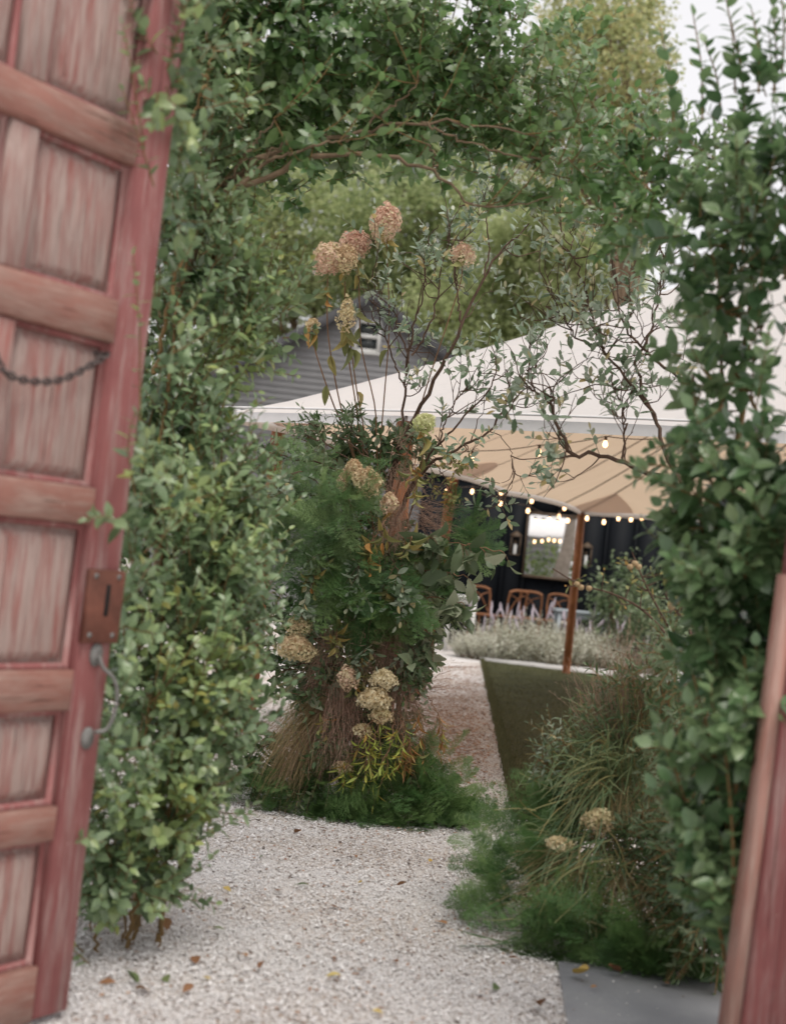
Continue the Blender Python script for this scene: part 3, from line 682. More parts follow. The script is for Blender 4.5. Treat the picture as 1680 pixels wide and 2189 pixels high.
for sgn in (-1, 1):
    g = Geo(); ov = .45; xe = hx + sgn * (HW + ov); ze = hz - (HW + ov) * sl_
    q = [[hx, hy - .35, hz + .04], [xe, hy - .35, ze + .04], [xe, hy + 9.3, ze + .04], [hx, hy + 9.3, hz + .04]]
    q2 = [[a, b, c + .16] for a, b, c in q]
    g.add(np.array(q + q2), np.array([[0, 1, 2, 3], [4, 5, 6, 7], [0, 1, 5, 4], [1, 2, 6, 5], [2, 3, 7, 6], [3, 0, 4, 7]])); ro = obj('roof', g, MT['roof'], house)
    g = Geo(); q = [[hx, hy - .352, hz - .12], [xe, hy - .352, ze - .12], [xe, hy - .352, ze + .17], [hx, hy - .352, hz + .17]]
    q2 = [[a, b - .03, c] for a, b, c in q]; g.add(np.array(q + q2), np.array([[0, 1, 2, 3], [4, 5, 6, 7], [0, 1, 5, 4], [1, 2, 6, 5], [2, 3, 7, 6], [3, 0, 4, 7]])); obj('barge_board', g, MT['roof'], ro)
wc = P(787, 720, 36.0); wc[1] = hy - .05
win = obj('window', Geo().box(wc + [-.28, 0, 0], (.09, .07, .80)).box(wc + [.28, 0, 0], (.09, .07, .80)).box(wc + [0, 0, .36], (.47, .07, .09)).box(wc + [0, 0, -.36], (.47, .07, .09)).box(wc, (.47, .07, .10)), MT['white'], house)
for dz in (-.18, .18): obj('pane', Geo().box(wc + [0, .02, dz], (.468, .02, .268)), MT['glass'], win)
obj('sill', Geo().box(wc + [0, -.03, -.425], (.72, .14, .04)), MT['white'], win)

# ================================================================== dark panelled wall with a hatch
WY = 28.0
pl, pr = P(880, 1250, WY)[0], P(1640, 1250, WY)[0]
wall = thing('panelled_wall', 'blue black boarded wall with a bright hatch opening under the tent', 'wall', ((pl + pr) / 2, WY, 0))
hx0, hx1 = P(1124, 1160, WY)[0], P(1231, 1160, WY)[0]; hz0, hz1 = P(1170, 1232, WY)[2], P(1170, 1103, WY)[2]
xk = pl; WH = 3.3
while xk < pr:
    x1 = min(xk + .56, pr); segs = [(0, WH)]
    if xk < hx0 < x1: x1 = hx0
    elif xk < hx1 < x1 and xk >= hx0 - 1e-6: x1 = hx1
    if xk >= hx0 - 1e-6 and x1 <= hx1 + 1e-6: segs = [(0, hz0), (hz1, WH)]
    for (z0, z1) in segs: obj('board', Geo().box(((xk + x1) / 2, WY, (z0 + z1) / 2), (x1 - xk - .012, .05, z1 - z0)), MT['dark'], wall)
    obj('batten', Geo().box((x1, WY - .045, WH / 2 if not hx0 + .1 < x1 < hx1 - .1 else (hz1 + WH) / 2), (.035, .03, WH if not hx0 + .1 < x1 < hx1 - .1 else WH - hz1)), MT['dark'], wall)
    xk = x1
obj('backing', Geo().box(((pl + hx0) / 2, WY + .06, WH / 2), (hx0 - pl, .04, WH)).box(((pr + hx1) / 2, WY + .06, WH / 2), (pr - hx1, .04, WH)).box(((hx0 + hx1) / 2, WY + .06, hz0 / 2), (hx1 - hx0 - .002, .04, hz0)).box(((hx0 + hx1) / 2, WY + .06, (hz1 + WH) / 2), (hx1 - hx0 - .002, .04, WH - hz1)), MT['dark'], wall)
obj('cap', Geo().box(((pl + pr) / 2, WY, WH + .05), (pr - pl + .1, .3, .1)), MT['dark'], wall)
MT['gold'] = noisemat('brass_brown_frame', [(.3, (.05, .034, .022)), (.7, (.10, .066, .04))], 10, .5, .1)
hc = (hx0 + hx1) / 2
fr = obj('hatch_frame', Geo().box((hx0 - .02, WY - .09, (hz0 + hz1) / 2), (.03, .06, hz1 - hz0 + .1)).box((hx1 + .02, WY - .09, (hz0 + hz1) / 2), (.03, .06, hz1 - hz0 + .1)).box((hc, WY - .09, hz1 + .025), (hx1 - hx0, .06, .05)).box((hc, WY - .11, hz0 - .03), (hx1 - hx0, .16, .05)), MT['gold'], wall)
# wall lanterns either side of the hatch
def wall_lantern(px, py, label):
    c = P(px, py, WY - .14); t = thing('wall_lantern', label, 'lantern', c, 'lanterns on the dark wall')
    g = Geo()
    for sx in (-1, 1):
        for sy in (-1, 1): g.box(c + [sx * .085, sy * .06, 0], (.018, .018, .34))
    for z in (-.17, .17): g.box(c + [0, 0, z], (.19, .14, .02))
    obj('frame', g, MT['gold'], t); g = Geo(); V, Fq = lathe(c, [(.12, .182), (.09, .22), (.02, .27), (0, .28)], 8); obj('cap', g.add(V, Fq), MT['gold'], t)
    V, Fq = lathe(c, [(.03, -.158), (.03, .02), (.0, .03)], 10); obj('candle', Geo().add(V, Fq), MT['white'], t, True)
    obj('bracket', Geo().box(c + [0, .10, .05], (.05, .10, .12)), MT['gold'], t)
wall_lantern(1101, 1166, 'brass framed lantern on the dark wall between the flower column and the hatch')
wall_lantern(1252, 1190, 'brass framed lantern on the dark wall beside the tent corner pole')

# seen through the hatch: white awning, greenery, a pale trunk
aw = thing('white_awning', 'white canvas awning outside behind the hatch opening', 'awning', (hc, 31.2, 0))
z1a, z0a = P(1175, 1121, 31)[2], P(1175, 1151, 31)[2]
g = Geo(); xs_ = np.linspace(hc - 1.7, hc + 1.7, 9)
top = np.stack([xs_, np.full(9, 32.2), np.full(9, z1a + .35)], 1); low = np.stack([xs_, np.full(9, 30.6), np.full(9, z0a + .10)], 1); vl = low + [0, -.02, -.10] 
g.add(np.vstack([top, low, vl]), np.concatenate([np.stack([np.arange(8) + a, np.arange(1, 9) + a, np.arange(10, 18) + a, np.arange(9, 17) + a], 1) for a in (0, 9)]))
obj('cloth', g, MT['hem'], aw)
for sx in (-1.6, 1.6): obj('pole', Geo().tube([[hc + sx, 30.65, 0], [hc + sx, 30.65, z0a + .1]], .03, 8), MT['pole'], aw)
def blob_leaves(lv, c, r, n, size, clump=.25):
    cc = nrm(rng.normal(0, 1, (max(4, n // 60), 3))) * (rng.uniform(.15, 1, (max(4, n // 60), 1)) ** .45)
    k = rng.integers(0, len(cc), n)
    p = np.asarray(c) + (cc[k] + rng.normal(0, clump, (n, 3))) * np.asarray(r)
    d = rng.normal(0, 1, (n, 3)); nn = rng.normal(0, .5, (n, 3)) + [0, 0, .8]
    lv.put(p, d, nn, size * rng.uniform(.6, 1.3, n))
def shrub(name, label, c, r, n, size, mat, cat='shrub', group=None, tm='simple'):
    t = thing(name, label, cat, (c[0], c[1], 0), group); lv = Leaves(); blob_leaves(lv, c, r, n, size)
    for k in range(5):
        a = rng.uniform(0, 6.28); lv.tw.tube(curve([[c[0], c[1], 0], [c[0] + .15 * math.cos(a), c[1] + .1 * math.sin(a), c[2] * .6], [c[0] + .6 * r[0] * math.cos(a), c[1] + .6 * r[1] * math.sin(a), c[2] + .6 * r[2]]], 8), np.linspace(.03, .008, 8), 5)
    emit(t, lv, tm, mat, 0, twig_mat='bark', twig_name='stems')
shrub('hedge_shrub', 'dark green shrub seen through the hatch opening', (hc - .1, 33.2, 1.2), (1.6, .6, 1.0), 2600, .12, 'far3', 'shrub')
t = thing('tree_trunk', 'pale leaning tree trunk seen through the hatch opening', 'tree trunk', P(1205, 1260, 30.2) * [1, 1, 0])
obj('trunk', Geo().tube(curve([P(1190, 1250, 30.2) * [1, 1, 0], P(1198, 1230, 30.2), P(1208, 1190, 30.2), P(1216, 1150, 30.2), P(1222, 1100, 30.2)], 12), np.linspace(.19, .10, 12), 10), noisemat('pale_bark', [(.3, (.20, .17, .14)), (.7, (.33, .29, .25))], 9, .9, .5), t, True)

# ================================================================== furniture beyond the bed
MT['chairwood'] = noisemat('orange_brown_chair', [(.3, (.16, .065, .028)), (.7, (.27, .115, .05))], 10, .5, .1, (1, 1, .3))
MT['bluegrey'] = noisemat('blue_grey_table', [(.3, (.33, .38, .42)), (.7, (.42, .47, .50))], 6, .6, .1)
def chair(loc, rz, label, h=1.15, seat=.68):
    t = thing('cross_back_chair', label, 'chair', loc, 'wooden chairs by the dark wall'); t.rotation_euler = (0, 0, rz)
    def sub(name, geo):
        me = geo.mesh(name, MT['chairwood'], True); o = bpy.data.objects.new(name, me); COL.objects.link(o); o.parent = t
    w = .20
    V, Fq = lathe(np.array([0, 0, seat]), [(0, -.02), (.20, -.02), (.225, 0), (.21, .02), (0, .025)], 14); sub('seat', Geo().add(V, Fq))
    for sx in (-1, 1):
        sub('leg', Geo().tube([[sx * .19, -.19, 0], [sx * .17, -.16, seat]], [.016, .02], 8))
        sub('leg', Geo().tube(curve([[sx * .21, .22, 0], [sx * .18, .17, seat], [sx * .20, .21, h - .18], [sx * .19, .24, h]], 10), .018, 8))
        sub('cross_brace', Geo().tube(curve([[sx * .18, .20, h - .06], [0, .205, (h + seat) / 2 + .1], [-sx * .16, .18, seat + .06]], 8), .011, 6))
    sub('top_rail', Geo().tube(curve([[-.20, .24, h - .02], [-.1, .275, h + .02], [.1, .275, h + .02], [.20, .24, h - .02]], 10), .024, 8))
    for z in (.18, .3): sub('stretcher', Geo().tube([[-.185, -.18, z], [.185, -.18, z]], .011, 6))
for (px, py, d, rz, lb) in ((1040, 1255, 26.6, .4, 'wooden cross back chair beside the white bench'), (1093, 1258, 26.8, -2.6, 'wooden cross back chair between the white bench and the hatch'),
                            (1140, 1262, 27.0, 2.9, 'wooden cross back chair below the left side of the hatch'), (1190, 1266, 27.0, -.3, 'wooden cross back chair below the right side of the hatch')):
    c = P(px, py, d); chair((c[0], c[1], 0), rz, lb)
def table(name, label, px0, px1, py, d, mat, depth=.7):
    a, b = P(px0, py, d), P(px1, py, d); z = (a[2] + b[2]) / 2; cx = (a[0] + b[0]) / 2; w = b[0] - a[0]
    t = thing(name, label, 'table', (cx, d, 0)); obj('table_top', Geo().box((cx, d, z - .025), (w, depth, .05)), MT[mat], t)
    for sx in (-1, 1):
        for sy in (-1, 1): obj('leg', Geo().box((cx + sx * (w / 2 - .06), d + sy * (depth / 2 - .06), (z - .05) / 2), (.06, .06, z - .05)), MT[mat], t)
    obj('apron', Geo().box((cx, d - depth / 2 + .06, z - .10), (w - .18, .03, .10)), MT[mat], t)
table('white_table', 'white topped table between the flower column and the chairs', 955, 1022, 1272, 26.0, 'white', .6)
table('blue_grey_table', 'pale blue grey table behind the flower bed right of the corner pole', 1185, 1300, 1306, 26.2, 'bluegrey')
table('timber_table', 'pale timber table behind the bed beside the blue grey table', 1300, 1400, 1318, 26.0, 'white')

# ================================================================== silvery flower bed
for k, (px, py, d, hgt, w_) in enumerate(((1005, 1392, 24.6, .5, .42), (1048, 1396, 24.5, .62, .5), (1095, 1400, 24.6, .72, .5), (1135, 1404, 24.8, .85, .55), (1178, 1406, 24.6, .8, .5), (1222, 1410, 24.7, .78, .5),
                                          (1265, 1412, 24.8, .75, .5), (1310, 1416, 24.8, .7, .5), (1070, 1385, 25.5, .8, .5), (1160, 1392, 25.6, .95, .5), (1250, 1398, 25.6, .9, .5))):
    c = G(px, py); c = np.array([P(px, py, d)[0], d, 0])
    lb = ('silvery leaved plant low in the flower bed before the dark wall', 'silvery plant with lavender flower spikes at the back of the bed')[k > 7]
    t = thing('silvery_plant', lb, 'plant', c, ('low plants along the front of the bed', 'tall plants at the back of the bed')[k > 7]); lv = Leaves()
    for s_ in range(110):
        a = rng.uniform(0, 6.28); rr = rng.uniform(0, 1) ** .6
        dr = np.array([math.cos(a) * rr * .8, math.sin(a) * rr * .6, 1.0]); L_ = hgt * rng.uniform(.55, 1.1)
        lv.shoot(c + [math.cos(a) * rr * w_ * .5, math.sin(a) * rr * .3, 0], dr, L_, 14, .085, (0, 0, -.1), 45, .003)
    emit(t, lv, 'narrow', 'sage', 0, twig_name='stems')
    g = Geo(); n = 9 if k > 7 else 3
    for s_ in range(n):
        b0 = c + [rng.normal(0, w_ * .5), rng.normal(0, .2), hgt * rng.uniform(.7, 1.0)]; tip = b0 + [rng.normal(0, .06), rng.normal(0, .05), rng.uniform(.15, .3)]
        g.tube(curve([b0, (b0 + tip) / 2, tip], 6), [.004, .012, .017, .016, .012, .003], 5, rng.uniform(0, 1))
    obj('flower_spikes', g, MT['lav'], t, True, 'stuff')
shrub('dark_shrub', 'dark evergreen shrub against the blue black wall behind the grasses', P(1335, 1230, 25.4) * [1, 1, 0] + [0, 0, 1.0], (.6, .5, .75), 1800, .10, 'olive')
shrub('low_shrub', 'low dark green shrub at the right end of the flower bed', P(1420, 1290, 24.6) * [1, 1, 0] + [0, 0, .7], (.6, .4, .6), 1500, .10, 'olive')

# ================================================================== trees behind
def tree(label, px, d, ch, crown, n, size, mat, group='trees behind the tent', lean=0):
    """crown: list of (px, py, rx, ry, rz) lobes at distance d"""
    b = P(px, 1190, d); b[2] = 0
    t = thing('garden_tree', label, 'tree', b, group); g = Geo()
    top = b + [lean, 0, ch]; tr = curve([b, b + [lean * .2, 0, ch * .35], b + [lean * .6, .1, ch * .7], top], 14); g.tube(tr, np.linspace(.2, .04, 14), 9)
    lv = Leaves()
    tot = sum(c[2] * c[3] * c[4] for c in crown)
    for (cx, cy, rx, ry, rz) in crown:
        c = P(cx, cy, d + rng.uniform(-1, 1)); a = tr[rng.integers(4, 11)]
        g.tube(curve([a, (a + c) / 2 + [0, 0, .3], c], 10), np.linspace(.11, .03, 10), 6)
        for q in range(7):
            e = c + nrm(rng.normal(0, 1, 3)) * np.array([rx, ry, rz]) * .8; g.tube(curve([a + (c - a) * rng.uniform(.4, 1), (c + e) / 2 + [0, 0, .15], e], 7), np.linspace(.035, .01, 7), 4)
        blob_leaves(lv, c, (rx, ry, rz), int(n * rx * ry * rz / tot), size, .16)
    obj('trunk', g, MT['bark'], t, True); lv.tw = Geo()
    p, dd, nn, sz = lv.arr(); R = frames(dd, nn); q = Geo(); rep(q, TM['simple'], p, R, sz, rng.uniform(0, 1, len(p))); obj('crown', q, MT[mat], t, True, 'stuff')
tree('yellow green tree rising behind the gabled house ridge', 640, 46, 9, [(560, 560, 2.2, 1.5, 1.8), (680, 480, 2.2, 1.5, 1.6), (600, 380, 2.0, 1.5, 1.5), (700, 620, 1.8, 1.2, 1.2), (600, 700, 2.2, 1.3, 1.4), (520, 800, 2.4, 1.3, 1.6)], 19500, .20, 'far1')
tree('olive green tree behind the tall hydrangea stems', 880, 44, 10, [(850, 470, 2.3, 1.5, 1.8), (930, 590, 2.2, 1.4, 1.5), (960, 430, 1.8, 1.4, 1.6), (860, 620, 1.9, 1.3, 1.2), (780, 560, 1.8, 1.3, 1.4)], 15000, .20, 'far1')
tree('darker green tree behind the twiggy branches over the tent', 1120, 42, 9, [(1080, 560, 2.0, 1.4, 1.5), (1180, 620, 2.0, 1.4, 1.3), (1060, 660, 2.0, 1.3, 1.0), (1180, 500, 1.8, 1.3, 1.3), (960, 720, 2.4, 1.3, 1.5), (1040, 760, 2.4, 1.3, 1.5)], 19500, .19, 'far1')
tree('tall yellowing tree standing against the white sky', 1300, 34, 14, [(1300, 110, 1.5, 1.2, 1.3), (1220, 200, 1.5, 1.2, 1.3), (1350, 210, 1.1, 1.1, 1.1), (1250, 60, 1.3, 1.2, 1.3), (1330, 20, 1.2, 1.1, 1.2), (1200, 340, 1.5, 1.2, 1.2), (1330, 330, 1.1, 1.1, .9)], 18000, .14, 'far2')
tree('loose green tree between the yellowing tree and the tent peak', 1240, 40, 9, [(1230, 470, 1.8, 1.3, 1.2), (1310, 560, 1.3, 1.2, 1.0), (1240, 580, 1.5, 1.2, 1.1), (1380, 480, .8, .8, .6)], 9000, .18, 'far1')
tree('dark green tree filling the gap left of the house', 430, 48, 9, [(380, 520, 2.2, 1.5, 2.0), (470, 640, 2.2, 1.5, 1.8), (460, 430, 2.0, 1.5, 1.8), (520, 720, 1.6, 1.2, 1.2)], 13500, .20, 'far3')
tree('broad pale green tree far behind the house roof', 760, 54, 12, [(620, 260, 3, 2, 2.4), (780, 320, 3, 2, 2.2), (950, 250, 3, 2, 2.4), (1080, 360, 2.6, 2, 2), (860, 140, 3, 2, 2.4)], 18000, .24, 'far1')
for (px, d, lb, mat, cr) in ((230, 30, 'bushy dark tree left of the grey house beyond the hedge', 'far3', [(230, 1120, 1.8, 1.2, 1.2), (200, 980, 1.7, 1.2, 1.2), (270, 860, 1.5, 1.2, 1.1)]), (20, 28, 'bushy green tree beyond the open red door', 'far1', [(20, 1100, 1.9, 1.2, 1.2), (-20, 950, 1.7, 1.2, 1.2), (60, 820, 1.5, 1.2, 1.1)]),
                             (-220, 26, 'rounded olive tree hidden behind the red door', 'far1', [(-220, 1090, 1.9, 1.2, 1.2), (-240, 940, 1.7, 1.2, 1.2)]), (1760, 36, 'tall green tree beyond the broad leaved hedge', 'far1', [(1760, 600, 1.8, 1.3, 1.8), (1800, 800, 2, 1.3, 1.6)])):
    tree(lb, px, d, 4.5, cr, 7000, .17, mat, 'trees beyond the hedges')

# ================================================================== hedges round the gateway
def hedge(name, label, blobs, nsh, nl, size, L, mat, tm, stems, up=.5, out=.6, bend=(0, 0, .25), extra=None, cat='hedge', r=.003, stemmat='stem', inner=.35):
    base = P(blobs[-1][0], blobs[-1][1], blobs[-1][2]) * [1, 1, 0]
    t = thing(name, label, cat, base); lv = Leaves()
    wt = np.array([b[3] * b[5] + b[4] * b[5] for b in blobs]) * np.array([b[6] if len(b) > 6 else 1 for b in blobs]); wt = wt / wt.sum()
    for k in rng.choice(len(blobs), nsh, p=wt):
        b = blobs[k]; c = P(b[0], b[1], b[2]); n = nrm(rng.normal(0, 1, 3)); n[1] -= .35; n = nrm(n)
        rr = rng.uniform(inner, .92) ** .5
        lv.shoot(c + n * np.array(b[3:6]) * rr, n * out + np.array([0, 0, up]) + rng.normal(0, .3, 3), L * rng.uniform(.6, 1.3), nl, size, bend, r=r)
    if extra: extra(lv)
    for st in stems:
        ctl = [P(*q) for q in st[0]]
        if st[0][0][1] > 1800: ctl = [ctl[0] * [1, 1, 0] - [0, 0, .02]] + ctl
        pts = curve(ctl, 30); pts[1:-1] += rng.normal(0, .007, (28, 3)); g = Geo().tube(pts, np.linspace(st[1], st[2], 30) * rng.uniform(.85, 1.15, 30), 7)
        for q_ in range(5 if name != 'arching_shrub' else 3):
            i_ = rng.integers(10 if name != 'arching_shrub' else 22, 28); lv.shoot(pts[i_], nrm(pts[i_ + 1] - pts[i_]) + rng.normal(0, .5, 3), L * 1.5, nl, size, r=r * 1.2)
        obj('stem', g, MT[stemmat], t, True)
    emit(t, lv, tm, mat, 300)
    return t
def sprigs(lst, nl, size, L=None, r=.003):
    def f(lv):
        for ctrl in lst:
            pts = curve([P(*q) for q in ctrl], 8); lv.tw.tube(pts, np.linspace(r, r * .5, 8), 4); lv.along(pts, nl, size, 60)
    return f
left_blobs = [(400, 60, 4.75, .10, .14, .10, .8), (350, 150, 4.6, .06, .08, .10, .8), (375, 260, 4.75, .05, .12, .10, .7), (385, 420, 4.9, .05, .15, .12, .6), (350, 700, 4.95, .05, .15, .2, .6), (320, 1000, 4.95, .06, .2, .2, .6), (270, 1250, 4.95, .07, .2, .2, .6), (235, 1550, 4.9, .06, .2, .2, .5), (440, 120, 6.0, .10, .2, .20), (410, 330, 6.0, .13, .25, .22), (425, 470, 6.0, .15, .25, .22), (430, 600, 6.0, .19, .3, .22), (560, 660, 6.3, .15, .25, .17), (420, 740, 6.0, .22, .3, .2), (500, 740, 6.2, .13, .25, .13),
              (370, 885, 5.9, .18, .3, .2), (410, 980, 6.1, .16, .3, .18), (400, 1040, 5.8, .26, .35, .22), (465, 1130, 6.0, .15, .3, .22), (395, 1200, 5.7, .28, .35, .24), (450, 1300, 6.0, .14, .3, .22),
              (390, 1370, 5.6, .28, .35, .24), (450, 1450, 5.9, .15, .3, .2), (370, 1530, 5.6, .27, .35, .24), (430, 1610, 5.8, .15, .25, .18), (320, 1690, 5.5, .22, .32, .22), (400, 1760, 5.7, .10, .2, .13), (280, 1810, 5.5, .15, .28, .14), (235, 1880, 5.45, .13, .25, .10, 1.3), (310, 1880, 5.55, .12, .25, .08, 1.3)]
lext = sprigs([[(300, 900, 4.5), (300, 720, 4.5), (295, 640, 4.48), (285, 540, 4.45)], [(310, 320, 4.5), (290, 200, 4.45), (275, 110, 4.42), (262, 50, 4.4)], [(330, 400, 4.5), (300, 300, 4.45), (262, 190, 4.4)],
               [(270, 1130, 4.6), (230, 1105, 4.5), (185, 1108, 4.42)], [(290, 1060, 4.6), (275, 960, 4.5), (290, 880, 4.5)], [(220, 1800, 4.9), (190, 1792, 4.7), (165, 1795, 4.6)]], 13, .05)
def left_extra(lv):
    lext(lv)
    for k in range(14):                                 # fallen trailing sprigs by the foot of the door
        a = G(190 + rng.normal(0, 18), 1975 + rng.normal(0, 35)); lv.shoot(a + [0, 0, .02], rng.normal(0, 1, 3) * [1, 1, .2], .16, 5, .05, (0, 0, .1))
hedge('privet_hedge', 'pale green small leaved hedge growing beside the open red door', left_blobs, 1350, 11, .060, .20, 'privet', 'ovate',
      [([(215, 1940, 5.4), (270, 1560, 5.5), (330, 1380, 5.4)], .007, .004), ([(290, 1940, 5.5), (400, 1600, 5.5), (420, 1500, 5.4)], .010, .004), ([(350, 1900, 5.6), (350, 1300, 5.7), (340, 1000, 5.6), (400, 560, 5.8)], .012, .006),
       ([(330, 800, 5.7), (380, 590, 5.7), (440, 420, 5.9)], .009, .005), ([(300, 1900, 5.6), (370, 1750, 5.5), (480, 1620, 5.6)], .008, .003), ([(400, 300, 5.6), (430, 200, 5.5), (465, 90, 5.5)], .006, .003),
       ([(280, 1850, 5.6), (310, 1600, 5.3), (320, 1480, 5.25)], .006, .003), ([(300, 1910, 5.8), (410, 1300, 6), (420, 800, 6.1), (470, 430, 6.2)], .018, .010)], extra=left_extra)
arch_blobs = [(420, 140, 6.3, .22, .4, .30), (520, 60, 6.4, .28, .4, .26), (640, 110, 6.5, .3, .4, .26), (480, 280, 7.0, .18, .35, .24), (560, 260, 7.0, .22, .35, .2), (560, 390, 7.1, .17, .3, .11), (680, 260, 7.1, .25, .35, .2), (690, 370, 7.2, .15, .3, .10), (780, 90, 6.6, .3, .4, .28),
              (800, 220, 7.1, .28, .35, .2), (900, 320, 7.2, .28, .3, .10), (940, 130, 6.7, .3, .4, .26), (950, 220, 7.1, .25, .35, .18), (1060, 250, 6.7, .25, .35, .20, .8), (1080, 120, 6.7, .22, .35, .22, .6), (1080, 370, 6.7, .22, .3, .10, .7),
              (1180, 280, 6.6, .24, .35, .18, .45), (1200, 390, 6.6, .22, .3, .13, .7), (1300, 310, 6.4, .22, .3, .14, .35), (1320, 420, 6.3, .22, .3, .13, .8), (1410, 370, 6.2, .16, .3, .14, .6), (1190, 120, 6.6, .2, .3, .2, .15), (1400, 480, 6.0, .2, .3, .15)]
hedge('arching_shrub', 'dense dark green shrub arching overhead with bare grey brown limbs', arch_blobs, 1050, 12, .068, .20, 'arch', 'ovate',
      [([(300, 1905, 6.2), (330, 1400, 6.2), (360, 900, 6.2), (380, 640, 6.15), (450, 436, 6.05)], .032, .016), ([(380, 640, 6.15), (450, 435, 6.05), (520, 370, 6.05), (600, 320, 6.10), (720, 295, 6.15), (800, 270, 6.25), (900, 262, 6.25), (1060, 272, 6.25), (1200, 300, 6.25)], 0.0158, .0022),
       ([(380, 640, 6.15), (455, 440, 6.00), (560, 385, 6.00), (660, 340, 6.05), (780, 330, 6.15), (860, 345, 6.25), (930, 370, 6.25), (985, 420, 6.25), (1040, 440, 6.25), (1110, 435, 6.25), (1180, 420, 6.25)], 0.0151, .0022),
       ([(450, 440, 6.05), (520, 340, 5.95), (560, 290, 5.95), (600, 240, 5.95)], 0.0086, .0022), ([(460, 435, 6.05), (540, 350, 6.00), (640, 300, 6.05), (700, 285, 6.05)], 0.0094, .0022), ([(440, 440, 6.05), (500, 310, 5.95), (520, 240, 5.95)], 0.0072, .0022),
       ([(780, 275, 6.25), (820, 240, 6.25), (880, 200, 6.25), (900, 160, 6.25)], 0.0072, .0022), ([(480, 410, 5.95), (590, 340, 5.95), (680, 310, 5.95), (760, 300, 5.95)], 0.0101, .0022), ([(900, 262, 6.25), (950, 285, 6.25), (1020, 310, 6.25), (1150, 340, 6.25), (1250, 345, 6.15)], 0.0065, .0022),
       ([(930, 370, 6.25), (925, 330, 6.25), (900, 290, 6.25)], 0.0058, .0022)], up=.15, stemmat='bark', cat='shrub')
right_blobs = [(1660, 280, 5.0, .08, .25, .22, .4), (1560, 400, 5.1, .16, .3, .14, .5), (1620, 480, 5.0, .15, .3, .2, .75), (1490, 470, 5.1, .11, .25, .14, .8), (1540, 580, 5.1, .15, .3, .16, .45), (1650, 680, 5.0, .14, .3, .2, .22), (1500, 720, 5.1, .12, .25, .12, .15), (1560, 830, 5.0, .16, .3, .16, .16), (1490, 880, 5.0, .12, .25, .10, .14), (1640, 900, 4.9, .12, .3, .2, .25),
               (1588, 1000, 4.9, .18, .3, .16), (1532, 1090, 5.0, .14, .3, .15), (1628, 1130, 4.9, .19, .3, .2), (1522, 1200, 5.0, .14, .3, .15), (1608, 1290, 4.9, .2, .3, .18), (1532, 1310, 5.0, .12, .3, .14), (1648, 1420, 4.9, .17, .3, .18), (1552, 1440, 5.0, .12, .25, .13, .8), (1588, 1560, 4.7, .18, .25, .18), (1522, 1640, 4.8, .13, .2, .12),
               (1608, 1720, 4.8, .15, .25, .17), (1532, 1760, 4.8, .11, .2, .12), (1578, 1880, 4.8, .13, .25, .15), (1618, 1980, 5.0, .10, .2, .12)]
def right_extra(lv):
    for (x0, y0, x1, y1, d) in ((1440, 280, 1410, 60, 5.0), (1500, 260, 1480, 30, 5.0), (1540, 240, 1505, 90, 5.1), (1590, 260, 1560, 40, 5.0), (1620, 200, 1605, 20, 4.9), (1650, 220, 1650, 10, 4.9), (1455, 330, 1425, 170, 5.1), (1570, 200, 1545, -30, 5.0), (1670, 160, 1662, -60, 4.9),
                                (1500, 1010, 1330, 985, 5.0), (1470, 1040, 1350, 1020, 5.0), (1480, 940, 1385, 960, 5.0)):
        pts = curve([P(x0, y0, d), P((x0 + x1) / 2 + 8, (y0 + y1) / 2, d), P(x1, y1, d)], 8); lv.tw.tube(pts, np.linspace(.004, .002, 8), 4); lv.along(pts, 15, .066, 50, whorl=170)
    for (x0, y0, x1, y1, d, n) in ((1560, 2110, 1440, 1640, 4.7, 22), (1560, 2080, 1545, 1560, 4.55, 22), (1580, 2000, 1520, 1640, 4.7, 18), (1580, 1950, 1480, 1440, 4.8, 20), (1540, 1860, 1400, 1700, 4.7, 14), (1520, 1850, 1450, 1790, 4.7, 9), (1570, 1700, 1590, 1400, 4.6, 14)):
        pts = curve([P(x0, y0, d), P((x0 + x1) / 2 + 14, (y0 + y1) / 2, d - .05), P(x1, y1, d)], 8); lv.tw.tube(pts, np.linspace(.0075, .0035, 8), 5); lv.along(pts, n, .098, 58, whorl=170, t0=.1)
hedge('broad_leaved_hedge', 'dark broad leaved hedge growing beside the red gate post', right_blobs, 390, 11, .084, .17, 'right', 'broad',
      [([(1600, 2120, 5.2), (1590, 1700, 5.2), (1560, 1200, 5.2), (1600, 700, 5.2), (1640, 300, 5.2)], .02, .008), ([(1590, 2120, 5.1), (1560, 1500, 5.2), (1500, 1100, 5.2), (1480, 800, 5.2)], .014, .006), ([(1620, 900, 5.1), (1600, 840, 5.1), (1570, 800, 5.1)], .008, .004),
       ([(1600, 300, 5.2), (1560, 500, 5.2), (1540, 900, 5.2)], .008, .006), ([(1640, 720, 5), (1580, 680, 5), (1530, 660, 5)], .007, .004)], extra=right_extra, up=.45, inner=.3)

